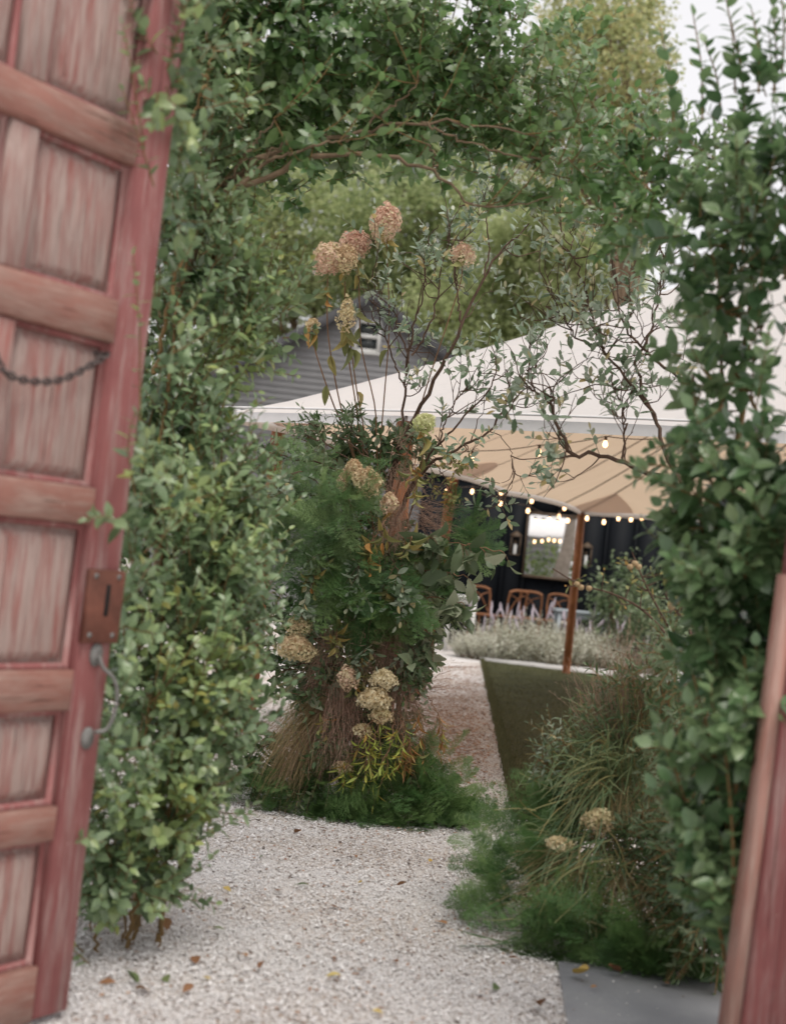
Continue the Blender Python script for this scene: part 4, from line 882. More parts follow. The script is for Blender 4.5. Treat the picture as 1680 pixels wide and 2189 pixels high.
# ================================================================== builders for the flower columns
def frond_tmpl(seed, npin=15, nn=6, droop=.35):
    r = np.random.default_rng(seed); V = []; Fc = []
    def tri(a, b, c): Fc.append([len(V), len(V) + 1, len(V) + 2]); V.extend([a, b, c])
    def st(t): return np.array([.04 * math.sin(3 * t), t, -droop * t * t])
    for k in range(10):
        a, b = st(k / 10), st((k + 1) / 10); w = np.array([.006 * (1 - k / 11), 0, 0]); tri(a - w, a + w, b)
    for k in range(npin):
        t = .12 + .86 * k / npin; base = st(t); ln = .34 * math.sin(math.pi * min(1, .18 + .8 * t)) ** .8 * r.uniform(.75, 1.2)
        for sg in (-1, 1):
            dr = nrm(np.array([sg * 1.0, .75 + r.normal(0, .15), r.normal(.1, .25)])); sid = nrm(np.cross(dr, [0, 0, 1.0]))
            tip = base + dr * ln + [0, 0, -.25 * ln * ln]; tri(base - sid * .004, base + sid * .004, tip)
            for m in range(nn):
                s_ = (m + .8) / (nn + .5); q = base + (tip - base) * s_
                for s2 in (-1, 1):
                    nd = nrm(dr * .8 + sid * s2 * .8 + r.normal(0, .25, 3)); l2 = .10 * (1.15 - s_) + .03; wv = np.cross(nd, [.3, .2, 1.0]); wv = wv / np.linalg.norm(wv) * .0062
                    tri(q - wv, q + wv, q + nd * l2)
    return np.array(V), [np.array(Fc)]
FR = [frond_tmpl(s, droop=dd) for s, dd in ((1, .3), (2, .45), (3, .15))]
def fern(label, centres, mat, group=None):
    """centres: (px, py, d, radius_m, n fronds, length_m, bias direction)"""
    t = thing('asparagus_fern', label, 'fern', P(*centres[0][:3]) * [1, 1, 0] if group == 'base' else P(*centres[0][:3])); g = Geo()
    for (px, py, d, rad, n, ln, bias) in centres:
        p = P(px, py, d) + rng.normal(0, .45, (n, 3)) * rad * np.array([1, .6, .8]); p[:, 2] = np.maximum(p[:, 2], .015)
        dr = nrm(rng.normal(0, .55, (n, 3)) + np.asarray(bias)); nn = rng.normal(0, .4, (n, 3)) + [0, -.6, .7]
        n0 = n; n = max(4, int(n * .62)); p, dr, nn = p[:n], dr[:n], nn[:n]; k = rng.integers(0, 3, n); S = ln * rng.uniform(.6, 1.25, n); R = frames(dr, nn)
        for q in range(3): rep(g, FR[q], p[k == q], R[k == q], S[k == q], rng.uniform(0, 1, (k == q).sum()))
    v = np.concatenate(g.v); 
    for a in g.v: a[:, 2] = np.maximum(a[:, 2], .004)
    obj('fronds', g, MT[mat], t, False, 'stuff'); return t
def strands(g, base, dr, length, n, spread, droop,  w=.0011, spk=10, spl=.012, fuzz=.5, jit=.03):
    """n curved hair-fine stems with little spikelets along the outer part"""
    base = np.asarray(base); K = 8; t = np.linspace(0, 1, K)
    d = nrm(nrm(np.asarray(dr, float)) + rng.normal(0, spread, (n, 3))); L = length * rng.uniform(.6, 1.1, n)
    p0 = base + rng.normal(0, jit, (n, 3))
    pts = p0[:, None] + d[:, None] * (L[:, None] * t)[..., None] + np.array([0, 0, -1.0]) * ((droop * rng.uniform(.5, 1.4, n) * L)[:, None] * t ** 2)[..., None]
    pts = pts + (rng.normal(0, .03, (n, 1, 3)) * t[None, :, None] + rng.normal(0, .035, (n, 1, 3)) * np.sin(t * 3.0)[None, :, None] * L[:, None, None] * 2)
    pts[..., 2] = np.maximum(pts[..., 2], .004)
    sid = nrm(np.cross(pts[:, -1] - pts[:, 0], rng.normal(0, 1, (n, 3)))) * w
    ww = np.linspace(1, .35, K)[None, :, None]
    V = np.stack([pts - sid[:, None] * ww, pts + sid[:, None] * ww], 2).reshape(n, -1, 3)
    i = np.arange(K - 1) * 2; q = np.stack([i, i + 1, i + 3, i + 2], 1); var = rng.uniform(0, 1, n)
    g.add(V.reshape(-1, 3), (q[None] + (np.arange(n) * 2 * K)[:, None, None]).reshape(-1, 4), np.repeat(var, 2 * K))
    if spk:
        tt = rng.uniform(1 - fuzz, 1, (n, spk)) * (K - 1.001); a = tt.astype(int); f = (tt - a)[..., None]; r_ = np.arange(n)[:, None]
        q0 = pts[r_, a] * (1 - f) + pts[r_, a + 1] * f; tang = nrm(pts[r_, a + 1] - pts[r_, a])
        nd = nrm(tang + rng.normal(0, .6, q0.shape)); sv_ = nrm(np.cross(nd, rng.normal(0, 1, q0.shape))) * w * .9
        T = np.stack([q0 - sv_, q0 + sv_, q0 + nd * spl * rng.uniform(.6, 1.6, (n, spk, 1))], 2).reshape(-1, 3)
        T[:, 2] = np.maximum(T[:, 2], .004)
        g.add(T, np.arange(len(T)).reshape(-1, 3), np.repeat(np.repeat(var, spk), 3))
def plume(label, mat, specs, cat='dried grass', name='dried_grass_bundle', **kw):
    t = thing(name, label, cat, P(*specs[0][0])); g = Geo()
    for (c, e, n, spread, droop) in specs:
        a, b = P(*c), P(*e); strands(g, a, b - a, np.linalg.norm(b - a), n, spread, droop, **kw)
    obj('plume', g, MT[mat], t, False, 'stuff'); return t
fl = []
for a in range(4):
    c, s = math.cos(a * math.pi / 2), math.sin(a * math.pi / 2)
    fl.append([[0, 0, 0], [.32 * c - .26 * s, .32 * s + .26 * c, .10], [.6 * c, .6 * s, .05], [.32 * c + .26 * s, .32 * s - .26 * c, .10]])
FLO = (np.array(fl).reshape(-1, 3), [np.array([[4 * a, 4 * a + 3, 4 * a + 2, 4 * a + 1] for a in range(4)])])
def hydrangea(label, px, py, d, w, h, mat, stem=None, leaves=0, tilt=(0, 0, 1.0), group='dried hydrangeas', flo=.017, dens=1.0):
    """w, h in pixels of the photograph grid; stem = control points towards the root"""
    c = P(px, py, d); m = d / FPX; rx, rz = w * m * .56, h * m * .56
    t = thing('dried_hydrangea', label, 'hydrangea', c - [0, 0, rz], group if group else None)
    n = int(dens * 1.9 * 4 * math.pi * ((rx * rx + 2 * rx * rz) / 3) / flo ** 2)
    k = np.arange(n) + .5; ph = np.arccos(1 - 2 * k / n); th = k * 2.39996
    u = np.stack([np.sin(ph) * np.cos(th), np.sin(ph) * np.sin(th), np.cos(ph)], 1)
    # panicle: fuller below, narrowing to the top, lumpy
    f1, f2, f3 = rng.uniform(0, 6.28, 3); ta = 1 - rng.uniform(.05, .38) * np.maximum(u[:, 2], 0) + .13 * np.sin(u[:, 0] * 3 + f1) * np.cos(u[:, 2] * 3 + f2) + .08 * np.sin(u[:, 0] * 7 + u[:, 2] * 6 + f3); rad = rng.uniform(.76, 1.1, n)
    p = u * np.array([rx, rx * .95, rz]) * (ta * rad)[:, None]; p[:, :2] *= (1 - .18 * u[:, 2:3])
    Rt = np.array(Vector((0, 0, 1)).rotation_difference(Vector(tilt)).to_matrix()); p = p @ Rt.T + c
    nn = u @ Rt.T + rng.normal(0, .5, (n, 3)); dd = rng.normal(0, 1, (n, 3)); R = frames(dd, nn)
    # frames() keeps Y, so rebuild with the normal exact
    Z = nrm(nn); Y = nrm(dd - (dd * Z).sum(-1, keepdims=True) * Z); R = np.stack([np.cross(Y, Z), Y, Z], -1)
    g = Geo(); rep(g, FLO, p, R, flo * rng.uniform(.65, 1.15, n), np.clip(rng.normal(.5 + .25 * u[:, 2] * -1, .22, n), 0, .99))
    q = int(n * .35); core = u[:q * 2:2] * np.array([rx, rx, rz]) * .72 @ Rt.T + c; rep(g, FLO, core, R[:len(core)], flo * 1.2, rng.uniform(0, .4, len(core)))
    obj('flower_head', g, MT[mat], t, False)
    if stem:
        pts = curve([c] + [P(*s) for s in stem], 16); obj('stem', Geo().tube(pts, np.linspace(.0035, .0055, 16), 6), MT['reed'], t, True)
        lm = Geo().add(*TM['wilt']).mesh('leaf', MT['wilt'], True); pw = worldpos(t)
        for k in range(leaves):
            f = rng.uniform(.04, .55) if k > 2 else rng.uniform(.03, .2); b = pts[int(f * 15)]; s = rng.uniform(.09, .16)
            dr = nrm(np.array([rng.normal(0, .35), rng.normal(-.1, .3), -1.0])); R = frames(dr[None], rng.normal(0, 1, (1, 3)))[0]
            o = bpy.data.objects.new('leaf', lm); COL.objects.link(o); o.parent = t; mm = Matrix.Identity(4)
            for i in range(3):
                for j in range(3): mm[i][j] = R[i, j] * s
                mm[i][3] = b[i] - pw[i]
            o.matrix_basis = mm
    return t
def branch(label, limbs, twigs, nl, size, mat, tm, cat='branch', name='leafy_branch', bark='twig', L=(.10, .24), bend=(0, 0, .15), nmax=300, up=.6, group=None, ang=55, whorl=137.5, bias=(0, -.1, .4), tr=.0022, sec=0):
    """limbs: traced polylines [(px,py,d)...], r0, r1; leafy shoots leave them at random"""
    t = thing(name, label, cat, P(*limbs[0][0][0]), group); lv = Leaves(); paths = []
    for (ctrl, r0, r1) in limbs:
        pts = curve([P(*q) for q in ctrl], 26); pts[1:-1] += rng.normal(0, .006, (24, 3)); obj('limb', Geo().tube(pts, np.linspace(r0, r1, 26), 8), MT[bark], t, True); paths.append(pts)
    for k in range(sec):                                 # crooked secondary twigs that carry shoots too
        p = paths[rng.integers(0, len(limbs))]; i = rng.integers(8, 25); a = p[i]; dr = nrm(nrm(p[min(i + 1, 25)] - p[i - 1]) + rng.normal(0, .7, 3)); ln = rng.uniform(.18, .42)
        q = [a]
        for s_ in range(6): dr = nrm(dr + rng.normal(0, .28, 3) + [0, 0, .08]); q.append(q[-1] + dr * ln / 6)
        q = curve(q, 26); lv.tw.tube(q[::2], np.linspace(.0042, .0016, 13), 5); paths.append(q)
    for k in range(twigs):
        p = paths[rng.integers(0, len(paths))]; i = rng.integers(9, 26)
        tan = nrm(p[min(i + 1, 25)] - p[max(i - 1, 0)]); dr = tan * .6 + rng.normal(0, .55, 3) + np.asarray(bias)
        lv.shoot(p[i], dr, rng.uniform(*L), nl, size, bend, ang, tr, up=up, whorl=whorl, t0=.35)
    emit(t, lv, tm, mat, nmax, twig_mat=bark); return t

# ================================================================== the tall flower column round the leaning tent pole
fill = thing('foliage_wrap', 'dark leafy greenery wrapped round the leaning timber tent pole', 'foliage', G(800, 1690))
lv = Leaves()
for (px, py, rx, rz, n) in ((700, 960, .22, .10, 40), (800, 950, .22, .10, 45), (870, 960, .16, .12, 30), (660, 1350, .14, .12, 36), (670, 1440, .16, .14, 46), (890, 1380, .10, .14, 30), (620, 1620, .18, .14, 40), (740, 1010, .20, .15, 40), (720, 1110, .26, .2, 70), (800, 1140, .22, .2, 60), (760, 1230, .30, .2, 90), (860, 1210, .22, .18, 60), (800, 1310, .30, .18, 90), (900, 1290, .18, .14, 40), (740, 1400, .28, .2, 80), (830, 1420, .20, .2, 60), (740, 1500, .30, .2, 90), (820, 1540, .2, .2, 60), (730, 1600, .30, .18, 90), (850, 1620, .2, .16, 50)):
    c = P(px, py, 9.35)
    for k in range(n):
        n_ = nrm(rng.normal(0, 1, 3) + [0, -.3, 0]); lv.shoot(c + n_ * np.array([rx, .22, rz]) * rng.uniform(.3, .9), n_ + [0, 0, -.1], .14, 8, .07, (0, 0, -.3))
emit(fill, lv, 'ellip', 'olive', 300)
# ties of dark twine round the pole are hidden by the leaves

branch('glossy dark leaved spray drooping from the upper left of the flower column', [([(780, 1010, 9.1), (700, 950, 9.0), (640, 930, 8.95), (590, 950, 8.9)], .006, .002), ([(790, 980, 9.1), (720, 930, 9.05), (660, 905, 9.0)], .006, .002), ([(760, 1020, 9.1), (680, 990, 8.95), (610, 985, 8.9), (560, 1010, 8.85)], .006, .002), ([(800, 990, 9.1), (760, 930, 9.1), (740, 890, 9.1)], .005, .002), ([(700, 1060, 9), (620, 1060, 8.85), (570, 1100, 8.8)], .005, .002)], 75, 9, .066, 'olive', 'narrow', bias=(-.15, -.2, .1), bend=(0, 0, -.25))
branch('dark leaved spray low on the left of the flower column', [([(740, 1330, 9.0), (660, 1300, 8.9), (600, 1310, 8.85)], .006, .002), ([(730, 1420, 9), (640, 1420, 8.85), (580, 1450, 8.8)], .006, .002), ([(700, 1600, 9), (600, 1590, 8.85), (530, 1600, 8.8)], .006, .002), ([(690, 1650, 9), (580, 1650, 8.8), (510, 1660, 8.75)], .006, .002), ([(720, 1360, 9), (620, 1370, 8.8), (570, 1400, 8.8)], .005, .002)], 60, 9, .07, 'olive', 'ellip', bias=(-.2, -.2, .2))
fern('light green feathery fern bulging from the left of the flower column', [(690, 1030, 8.95, .22, 34, .30, (-.5, -.4, .15)), (650, 1100, 8.8, .22, 46, .30, (-.6, -.5, -.1)), (700, 1150, 8.75, .25, 42, .28, (-.4, -.5, -.4)), (620, 1160, 8.8, .18, 50, .26, (-.6, -.3, -.4)), (730, 1080, 8.8, .18, 50, .28, (-.2, -.6, -.1))], 'fern')
fern('dark feathery fern trailing down the middle of the flower column', [(740, 1220, 8.75, .2, 50, .28, (-.1, -.5, -.6)), (830, 1240, 8.75, .2, 44, .28, (.2, -.5, -.5)), (790, 1290, 8.75, .2, 60, .26, (0, -.5, -.7)), (900, 1200, 8.9, .18, 24, .26, (.5, -.4, -.2)), (690, 1270, 8.8, .14, 40, .24, (-.3, -.3, -.6))], 'fernd')
fern('feathery fern sprig reaching right over the toothed leaves', [(960, 1150, 9.0, .14, 26, .24, (.8, -.2, .2)), (1000, 1140, 9.0, .10, 16, .2, (.8, -.1, .3))], 'fernd')
skirt = [(560, 1660, 8.9, .14, 40, .24, (-.5, -.4, .2)), (630, 1700, 8.75, .16, 60, .24, (-.3, -.6, .1)), (710, 1715, 8.7, .18, 70, .24, (-.1, -.7, .1)), (790, 1720, 8.65, .18, 70, .24, (.1, -.7, .1)), (870, 1715, 8.7, .18, 80, .26, (.3, -.6, .2)), (930, 1710, 8.75, .16, 60, .26, (.6, -.4, .15)), (890, 1670, 8.95, .18, 60, .26, (.4, -.4, .5)), (780, 1670, 8.9, .16, 50, .24, (0, -.5, .4)), (660, 1670, 8.9, .16, 50, .24, (-.2, -.5, .4)), (970, 1725, 8.75, .10, 30, .2, (.9, -.3, .1))]
fern('dark green feathery fern skirt round the foot of the flower column', skirt, 'fernd', 'base')
fern('wispy fern sprigs straying over the gravel right of the flower column', [(990, 1690, 8.9, .12, 9, .2, (.7, -.1, .5)), (960, 1640, 9.0, .12, 8, .2, (.8, 0, .4))], 'fern')

# dried grasses on the column
plume('big arching brown grass bundle hanging down the left of the flower column', 'tan', [((690, 1505, 8.75), (560, 1545, 8.6), 150, .22, .75), ((690, 1520, 8.75), (580, 1600, 8.55), 150, .22, .65), ((700, 1530, 8.75), (620, 1640, 8.55), 110, .2, .5), ((690, 1500, 8.75), (600, 1500, 8.6), 70, .2, .9)], w=.0013, spk=14, spl=.014, fuzz=.75)
plume('pinkish brown smoky grass tuft low in the middle of the flower column', 'plume', [((720, 1470, 8.7), (715, 1600, 8.55), 110, .26, .3), ((740, 1500, 8.7), (690, 1590, 8.55), 90, .3, .3), ((760, 1500, 8.7), (745, 1610, 8.6), 80, .25, .3)], spk=14, fuzz=.7)
plume('pink brown smoky grass falling beside the toothed leaves', 'plume', [((840, 1330, 8.8), (845, 1450, 8.65), 150, .25, .3), ((830, 1340, 8.8), (810, 1420, 8.65), 70, .3, .3), ((850, 1420, 8.75), (865, 1540, 8.65), 100, .25, .3)], spk=14, fuzz=.75)
plume('small pink brown grass tuft under the paired tan hydrangeas', 'plume', [((700, 1350, 8.75), (700, 1420, 8.65), 70, .35, .3), ((690, 1400, 8.75), (660, 1450, 8.7), 50, .35, .3)], spk=12, fuzz=.8)
plume('smoky brown grass puff on the leaning timber pole', 'plume', [((850, 1080, 8.95), (850, 1180, 8.85), 110, .3, .2), ((860, 1000, 9.1), (870, 1080, 9.0), 60, .4, .1), ((900, 1100, 9.0), (960, 1130, 8.9), 60, .45, .2), ((850, 1130, 8.9), (800, 1150, 8.85), 50, .4, .3)], spk=16, fuzz=.8)
plume('fine reddish brown grass haze spreading right over the gravel path', 'plume', [((870, 1480, 8.9), (990, 1440, 8.9), 50, .3, .15), ((870, 1520, 8.9), (1000, 1530, 8.9), 60, .28, .2), ((880, 1560, 8.9), (980, 1610, 8.9), 40, .3, .2)], w=.0008, spk=18, spl=.016, fuzz=.7)
plume('brown wispy tangle round the middle of the flower column', 'plume', [((760, 1330, 8.8), (700, 1380, 8.65), 50, .6, .4), ((800, 1400, 8.75), (760, 1430, 8.6), 60, .7, .4), ((720, 1560, 8.7), (690, 1640, 8.6), 60, .6, .4), ((860, 1450, 8.75), (900, 1500, 8.7), 60, .6, .4), ((800, 1590, 8.7), (760, 1670, 8.6), 50, .6, .4), ((680, 1450, 8.75), (630, 1500, 8.65), 50, .6, .5)], spk=16, fuzz=.8)
plume('fine brown twiggy tangle round the leaning timber pole', 'plume', [((850, 950, 9.1), (900, 900, 9.0), 24, .6, 0), ((860, 1010, 9.05), (930, 1000, 8.95), 30, .7, .1), ((840, 1060, 9.0), (800, 1020, 8.9), 24, .7, 0), ((890, 1080, 9.0), (980, 1060, 8.9), 30, .6, .1), ((900, 1130, 9.0), (980, 1120, 8.9), 30, .5, .1)], w=.0014, spk=10, fuzz=.9)
branch('mixed leafy sprays hanging over the feathery ferns of the column', [([(760, 1120, 9.0), (700, 1180, 8.7), (670, 1240, 8.6)], .004, .002), ([(790, 1140, 9.0), (770, 1200, 8.65), (760, 1270, 8.6)], .004, .002), ([(820, 1160, 9.0), (850, 1220, 8.65), (870, 1290, 8.6)], .004, .002), ([(740, 1280, 9.0), (680, 1300, 8.7), (640, 1290, 8.65)], .004, .002), ([(800, 1300, 8.9), (790, 1350, 8.65), (780, 1390, 8.6)], .004, .002), ([(720, 1060, 9), (640, 1010, 8.75), (600, 1040, 8.7)], .004, .002), ([(840, 1330, 8.9), (880, 1380, 8.7), (900, 1430, 8.7)], .004, .002)], 70, 6, .075, 'grey', 'ellip', L=(.08, .18), bias=(0, -.4, -.4), bend=(0, 0, -.4), up=.2)
branch('dark green leafy sprays filling the waist of the column', [([(760, 1400, 9.0), (700, 1430, 8.7), (650, 1470, 8.65)], .004, .002), ([(800, 1440, 9.0), (860, 1420, 8.7), (900, 1450, 8.65)], .004, .002), ([(790, 1520, 9.0), (720, 1530, 8.7), (690, 1580, 8.6)], .004, .002), ([(800, 1560, 9.0), (860, 1580, 8.7), (900, 1640, 8.65)], .004, .002), ([(780, 1600, 9.0), (700, 1640, 8.65), (660, 1680, 8.6)], .004, .002)], 60, 7, .06, 'olive', 'ellip', L=(.08, .18), bias=(0, -.4, -.3), bend=(0, 0, -.4), up=.2)
# grass blades among the column
def blades(label, lst, mat='blade', name='grass_clump', cat='grass', w=.004, g=None):
    t = thing(name, label, cat, P(*lst[0][0])); g = Geo()
    for (c, e, n, spread, droop) in lst:
        a, b = P(*c), P(*e); strands(g, a, b - a, np.linalg.norm(b - a), n, spread, droop, w=w, spk=0, jit=.05)
    obj('blades', g, MT[mat], t, True, 'stuff')
blades('thin trailing grass blades hanging in the flower column', [((770, 1380, 8.7), (700, 1480, 8.6), 14, .35, .4), ((640, 1500, 8.7), (640, 1640, 8.6), 14, .2, .3), ((730, 1180, 8.75), (730, 1300, 8.7), 14, .3, .3)], w=.002)

branch('dry brown curled leaves hanging through the middle of the column', [([(800, 1130, 8.9), (790, 1180, 8.65)], .003, .002), ([(840, 1200, 8.9), (830, 1260, 8.62)], .003, .002), ([(730, 1310, 8.8), (720, 1350, 8.62)], .003, .002), ([(780, 1380, 8.8), (770, 1430, 8.58)], .003, .002), ([(700, 1480, 8.8), (690, 1540, 8.58)], .003, .002), ([(850, 1560, 8.8), (890, 1600, 8.62)], .003, .002), ([(690, 1190, 8.8), (660, 1230, 8.62)], .003, .002)], 40, 4, .085, 'wilt', 'wilt', L=(.05, .12), bias=(0, -.4, -.8), bend=(0, 0, -.5), up=0, bark='reed')
plume('rosy smoky grass plume in the heart of the column', 'plume', [((790, 1390, 8.7), (820, 1350, 8.55), 70, .5, .3), ((770, 1420, 8.7), (730, 1480, 8.55), 70, .5, .4), ((850, 1480, 8.7), (870, 1560, 8.55), 60, .45, .4), ((660, 1560, 8.7), (600, 1620, 8.5), 60, .4, .5)], spk=18, fuzz=.85)
# tall hydrangeas
hydrangea('tallest dusty pink hydrangea head standing alone above the others', 825, 474, 8.8, 58, 74, 'petalp', [(828, 560, 8.85), (832, 700, 8.95), (822, 840, 9.1), (815, 930, 9.2), (810, 1080, 9.3)], 5)
hydrangea('round dusty pink hydrangea at the left end of the tall trio', 702, 552, 8.75, 62, 66, 'petalp', [(700, 640, 8.8), (702, 720, 8.9), (722, 840, 9.1), (745, 930, 9.2), (790, 1090, 9.3)], 7, (-.25, -.1, 1))
hydrangea('dusty pink hydrangea at the top right of the tall trio', 758, 522, 8.85, 58, 62, 'petalp', [(768, 620, 8.9), (772, 740, 9.0), (800, 860, 9.1), (805, 940, 9.2), (810, 1090, 9.3)], 7, (.3, -.1, 1))
hydrangea('tan green hydrangea tucked in the middle of the tall trio', 738, 550, 8.72, 46, 56, 'petalt', [(738, 640, 8.8), (742, 740, 8.9), (760, 860, 9.1), (770, 930, 9.2), (800, 1090, 9.3)], 7)
hydrangea('loose pink hydrangea on the twiggy branch above the tent', 989, 543, 8.9, 48, 48, 'petalp', [(985, 600, 8.95), (960, 680, 9.0), (920, 800, 9.1), (890, 900, 9.2), (840, 1080, 9.3)], 2, dens=.6)
hydrangea('small faded hydrangea on a drooping stem left of the house window', 669, 692, 8.8, 26, 26, 'petalt', [(672, 740, 8.85), (690, 800, 8.95), (715, 870, 9.1), (740, 930, 9.2), (790, 1090, 9.3)], 5, flo=.016, dens=.7)
hydrangea('withered tan hydrangea hanging below the tall trio', 741, 672, 8.78, 32, 74, 'petalt', [(750, 740, 8.9), (765, 850, 9.1), (780, 930, 9.2), (800, 1090, 9.3)], 6, flo=.016, dens=.6)
hydrangea('fresh lime green hydrangea at the top of the timber pole', 908, 903, 8.85, 42, 46, 'petall', [(905, 960, 8.9), (890, 1050, 9.0), (870, 1120, 9.15)], 5, (.3, 0, 1))
hydrangea('small tan hydrangea above the pair beside the timber pole', 757, 1000, 8.75, 34, 42, 'petalt', [(770, 1060, 8.95), (790, 1120, 9.2)])
hydrangea('larger pink tan hydrangea beside the timber pole', 784, 1026, 8.7, 56, 56, 'petalt', [(790, 1080, 8.95), (800, 1140, 9.2)], 2)
hydrangea('narrow faded hydrangea sprig next to the fern', 733, 1027, 8.75, 20, 40, 'petalp', [(750, 1080, 8.95), (780, 1140, 9.2)], flo=.015)
hydrangea('small rosy hydrangea in front of the timber pole', 832, 1072, 8.75, 32, 44, 'petalp', [(835, 1120, 8.95), (830, 1170, 9.2)], 1)
hydrangea('brownish hydrangea upper of the pair left of the column', 641, 1336, 8.65, 46, 46, 'petalt', [(690, 1380, 8.9), (760, 1420, 9.2)])
hydrangea('broad tan hydrangea lower of the pair left of the column', 634, 1382, 8.6, 74, 52, 'petalt', [(690, 1420, 8.9), (760, 1450, 9.2)])
hydrangea('rosy hydrangea beside the cream one low in the column', 744, 1448, 8.55, 40, 48, 'petalp', [(770, 1480, 8.9), (790, 1500, 9.2)])
hydrangea('large cream hydrangea low in the flower column', 820, 1450, 8.55, 50, 46, 'petalc', [(815, 1490, 8.9), (800, 1520, 9.2)])
hydrangea('mottled tan hydrangea under the large cream one', 800, 1492, 8.55, 66, 44, 'petalc', [(800, 1510, 8.9), (800, 1540, 9.2)])
hydrangea('loose dried hydrangea above the yellow green leaflets', 815, 1528, 8.56, 44, 30, 'petalt', [(810, 1540, 8.9), (800, 1560, 9.2)], dens=.7)
hydrangea('pale sparse hydrangea beside the smoky grass low in the column', 775, 1560, 8.56, 40, 30, 'petalc', [(790, 1560, 8.9), (800, 1580, 9.2)], dens=.5)
hydrangea('limp tan hydrangea sprig over the fern skirt', 735, 1640, 8.6, 36, 30, 'petalt', [(760, 1620, 8.9), (790, 1600, 9.2)], dens=.5)

# branches rising out of the column
branch('tall twiggy branch with grey green leaves rising from the flower column', [
    ([(825, 1080, 9.3), (865, 930, 9.2), (900, 868, 9.1), (935, 800, 9.05), (965, 745, 9.0), (985, 690, 9.0), (1010, 640, 9.0), (1035, 590, 9.0), (1065, 545, 9.0), (1100, 510, 9.0), (1130, 478, 9.0)], .015, .004),
    ([(825, 1080, 9.3), (860, 900, 9.2), (866, 820, 9.1), (872, 760, 9.05), (850, 690, 9.0), (838, 620, 8.95)], .010, .003), ([(868, 800, 9.1), (885, 700, 9.0), (905, 620, 9.0), (910, 520, 8.95)], .008, .003), ([(880, 760, 9.05), (920, 690, 9.0), (940, 600, 9.0), (960, 500, 9.0), (985, 430, 9.0)], .007, .002),
    ([(866, 830, 9.1), (830, 740, 9.0), (805, 650, 8.9), (795, 590, 8.85)], .006, .002), ([(985, 690, 9.0), (975, 600, 9.0), (965, 520, 9.0)], .007, .002), ([(1035, 590, 9), (1045, 520, 9), (1040, 440, 9), (1060, 380, 9)], .006, .002)],
    105, 7, .070, 'grey', 'ellip', sec=46, bark='twig')
branch('long low branch with grey green leaves reaching right from the column', [
    ([(840, 1120, 9.3), (900, 1010, 9.2), (950, 975, 9.05), (1000, 945, 9.0), (1045, 922, 8.95), (1078, 870, 8.9), (1088, 835, 8.9), (1082, 790, 8.9)], .011, .005), ([(840, 1120, 9.3), (900, 1000, 9.2), (940, 950, 9.05), (985, 900, 9.0), (1030, 850, 8.95), (1060, 800, 8.9), (1050, 740, 8.9)], .009, .003),
    ([(1045, 922, 8.95), (1085, 950, 8.9), (1098, 1000, 8.85), (1088, 1050, 8.85), (1062, 1080, 8.85)], .003, .0015), ([(1088, 835, 8.9), (1120, 800, 8.85), (1150, 780, 8.8)], .005, .002), ([(940, 950, 9.05), (960, 880, 9.0), (1000, 820, 9.0)], .006, .002)],
    62, 6, .078, 'grey', 'ellip', sec=26)
branch('large toothed leaves hanging on the right of the flower column', [([(850, 1190, 9.0), (930, 1165, 8.9), (1010, 1165, 8.8), (1075, 1180, 8.75)], .005, .003), ([(850, 1230, 9.0), (930, 1220, 8.85), (1000, 1235, 8.75)], .005, .003), ([(840, 1270, 9), (920, 1275, 8.8), (990, 1290, 8.75)], .005, .003), ([(850, 1300, 9), (900, 1330, 8.8), (925, 1370, 8.75)], .004, .002), ([(850, 1180, 9), (900, 1150, 8.85), (930, 1150, 8.8)], .004, .002)],
    44, 3, .15, 'oak', 'tooth', L=(.05, .12), bias=(.1, -.4, -.7), bend=(0, 0, -.6), up=.0, bark='reed')
branch('pale toothed leaves sticking out low in the flower column', [([(760, 1440, 8.9), (750, 1400, 8.6)], .003, .002), ([(740, 1470, 8.9), (670, 1455, 8.6)], .003, .002), ([(720, 1500, 8.9), (610, 1480, 8.6)], .003, .002), ([(850, 1390, 8.9), (880, 1420, 8.65)], .003, .002)], 8, 2, .12, 'oak', 'tooth', L=(.04, .08), bias=(0, -.5, -.4), bark='reed')
branch('yellow green pinnate leaves hanging low in the flower column', [([(840, 1520, 8.8), (815, 1545, 8.55), (790, 1600, 8.5), (780, 1645, 8.5)], .004, .002), ([(845, 1520, 8.8), (840, 1560, 8.55), (830, 1610, 8.5), (825, 1650, 8.5)], .004, .002), ([(850, 1510, 8.8), (860, 1550, 8.55), (862, 1600, 8.5)], .004, .002), ([(830, 1520, 8.8), (795, 1540, 8.55), (770, 1580, 8.5)], .004, .002), ([(780, 1580, 8.8), (750, 1610, 8.6), (735, 1650, 8.55)], .004, .002)],
    34, 6, .095, 'lime', 'willow', L=(.06, .14), bias=(0, -.3, -.8), bend=(0, 0, -.5), up=.1, ang=42, bark='reed')
branch('rusty orange pinnate leaves drooping right of the yellow green ones', [([(860, 1490, 8.9), (890, 1510, 8.7), (905, 1560, 8.65), (905, 1610, 8.65)], .004, .002), ([(860, 1480, 8.9), (915, 1490, 8.75), (940, 1540, 8.7), (940, 1580, 8.7)], .004, .002), ([(860, 1540, 8.8), (875, 1580, 8.6), (870, 1630, 8.55)], .004, .002)], 24, 6, .085, 'rust', 'willow', L=(.05, .12), bias=(.1, -.2, -.8), bend=(0, 0, -.5), up=.1, ang=42, bark='reed')
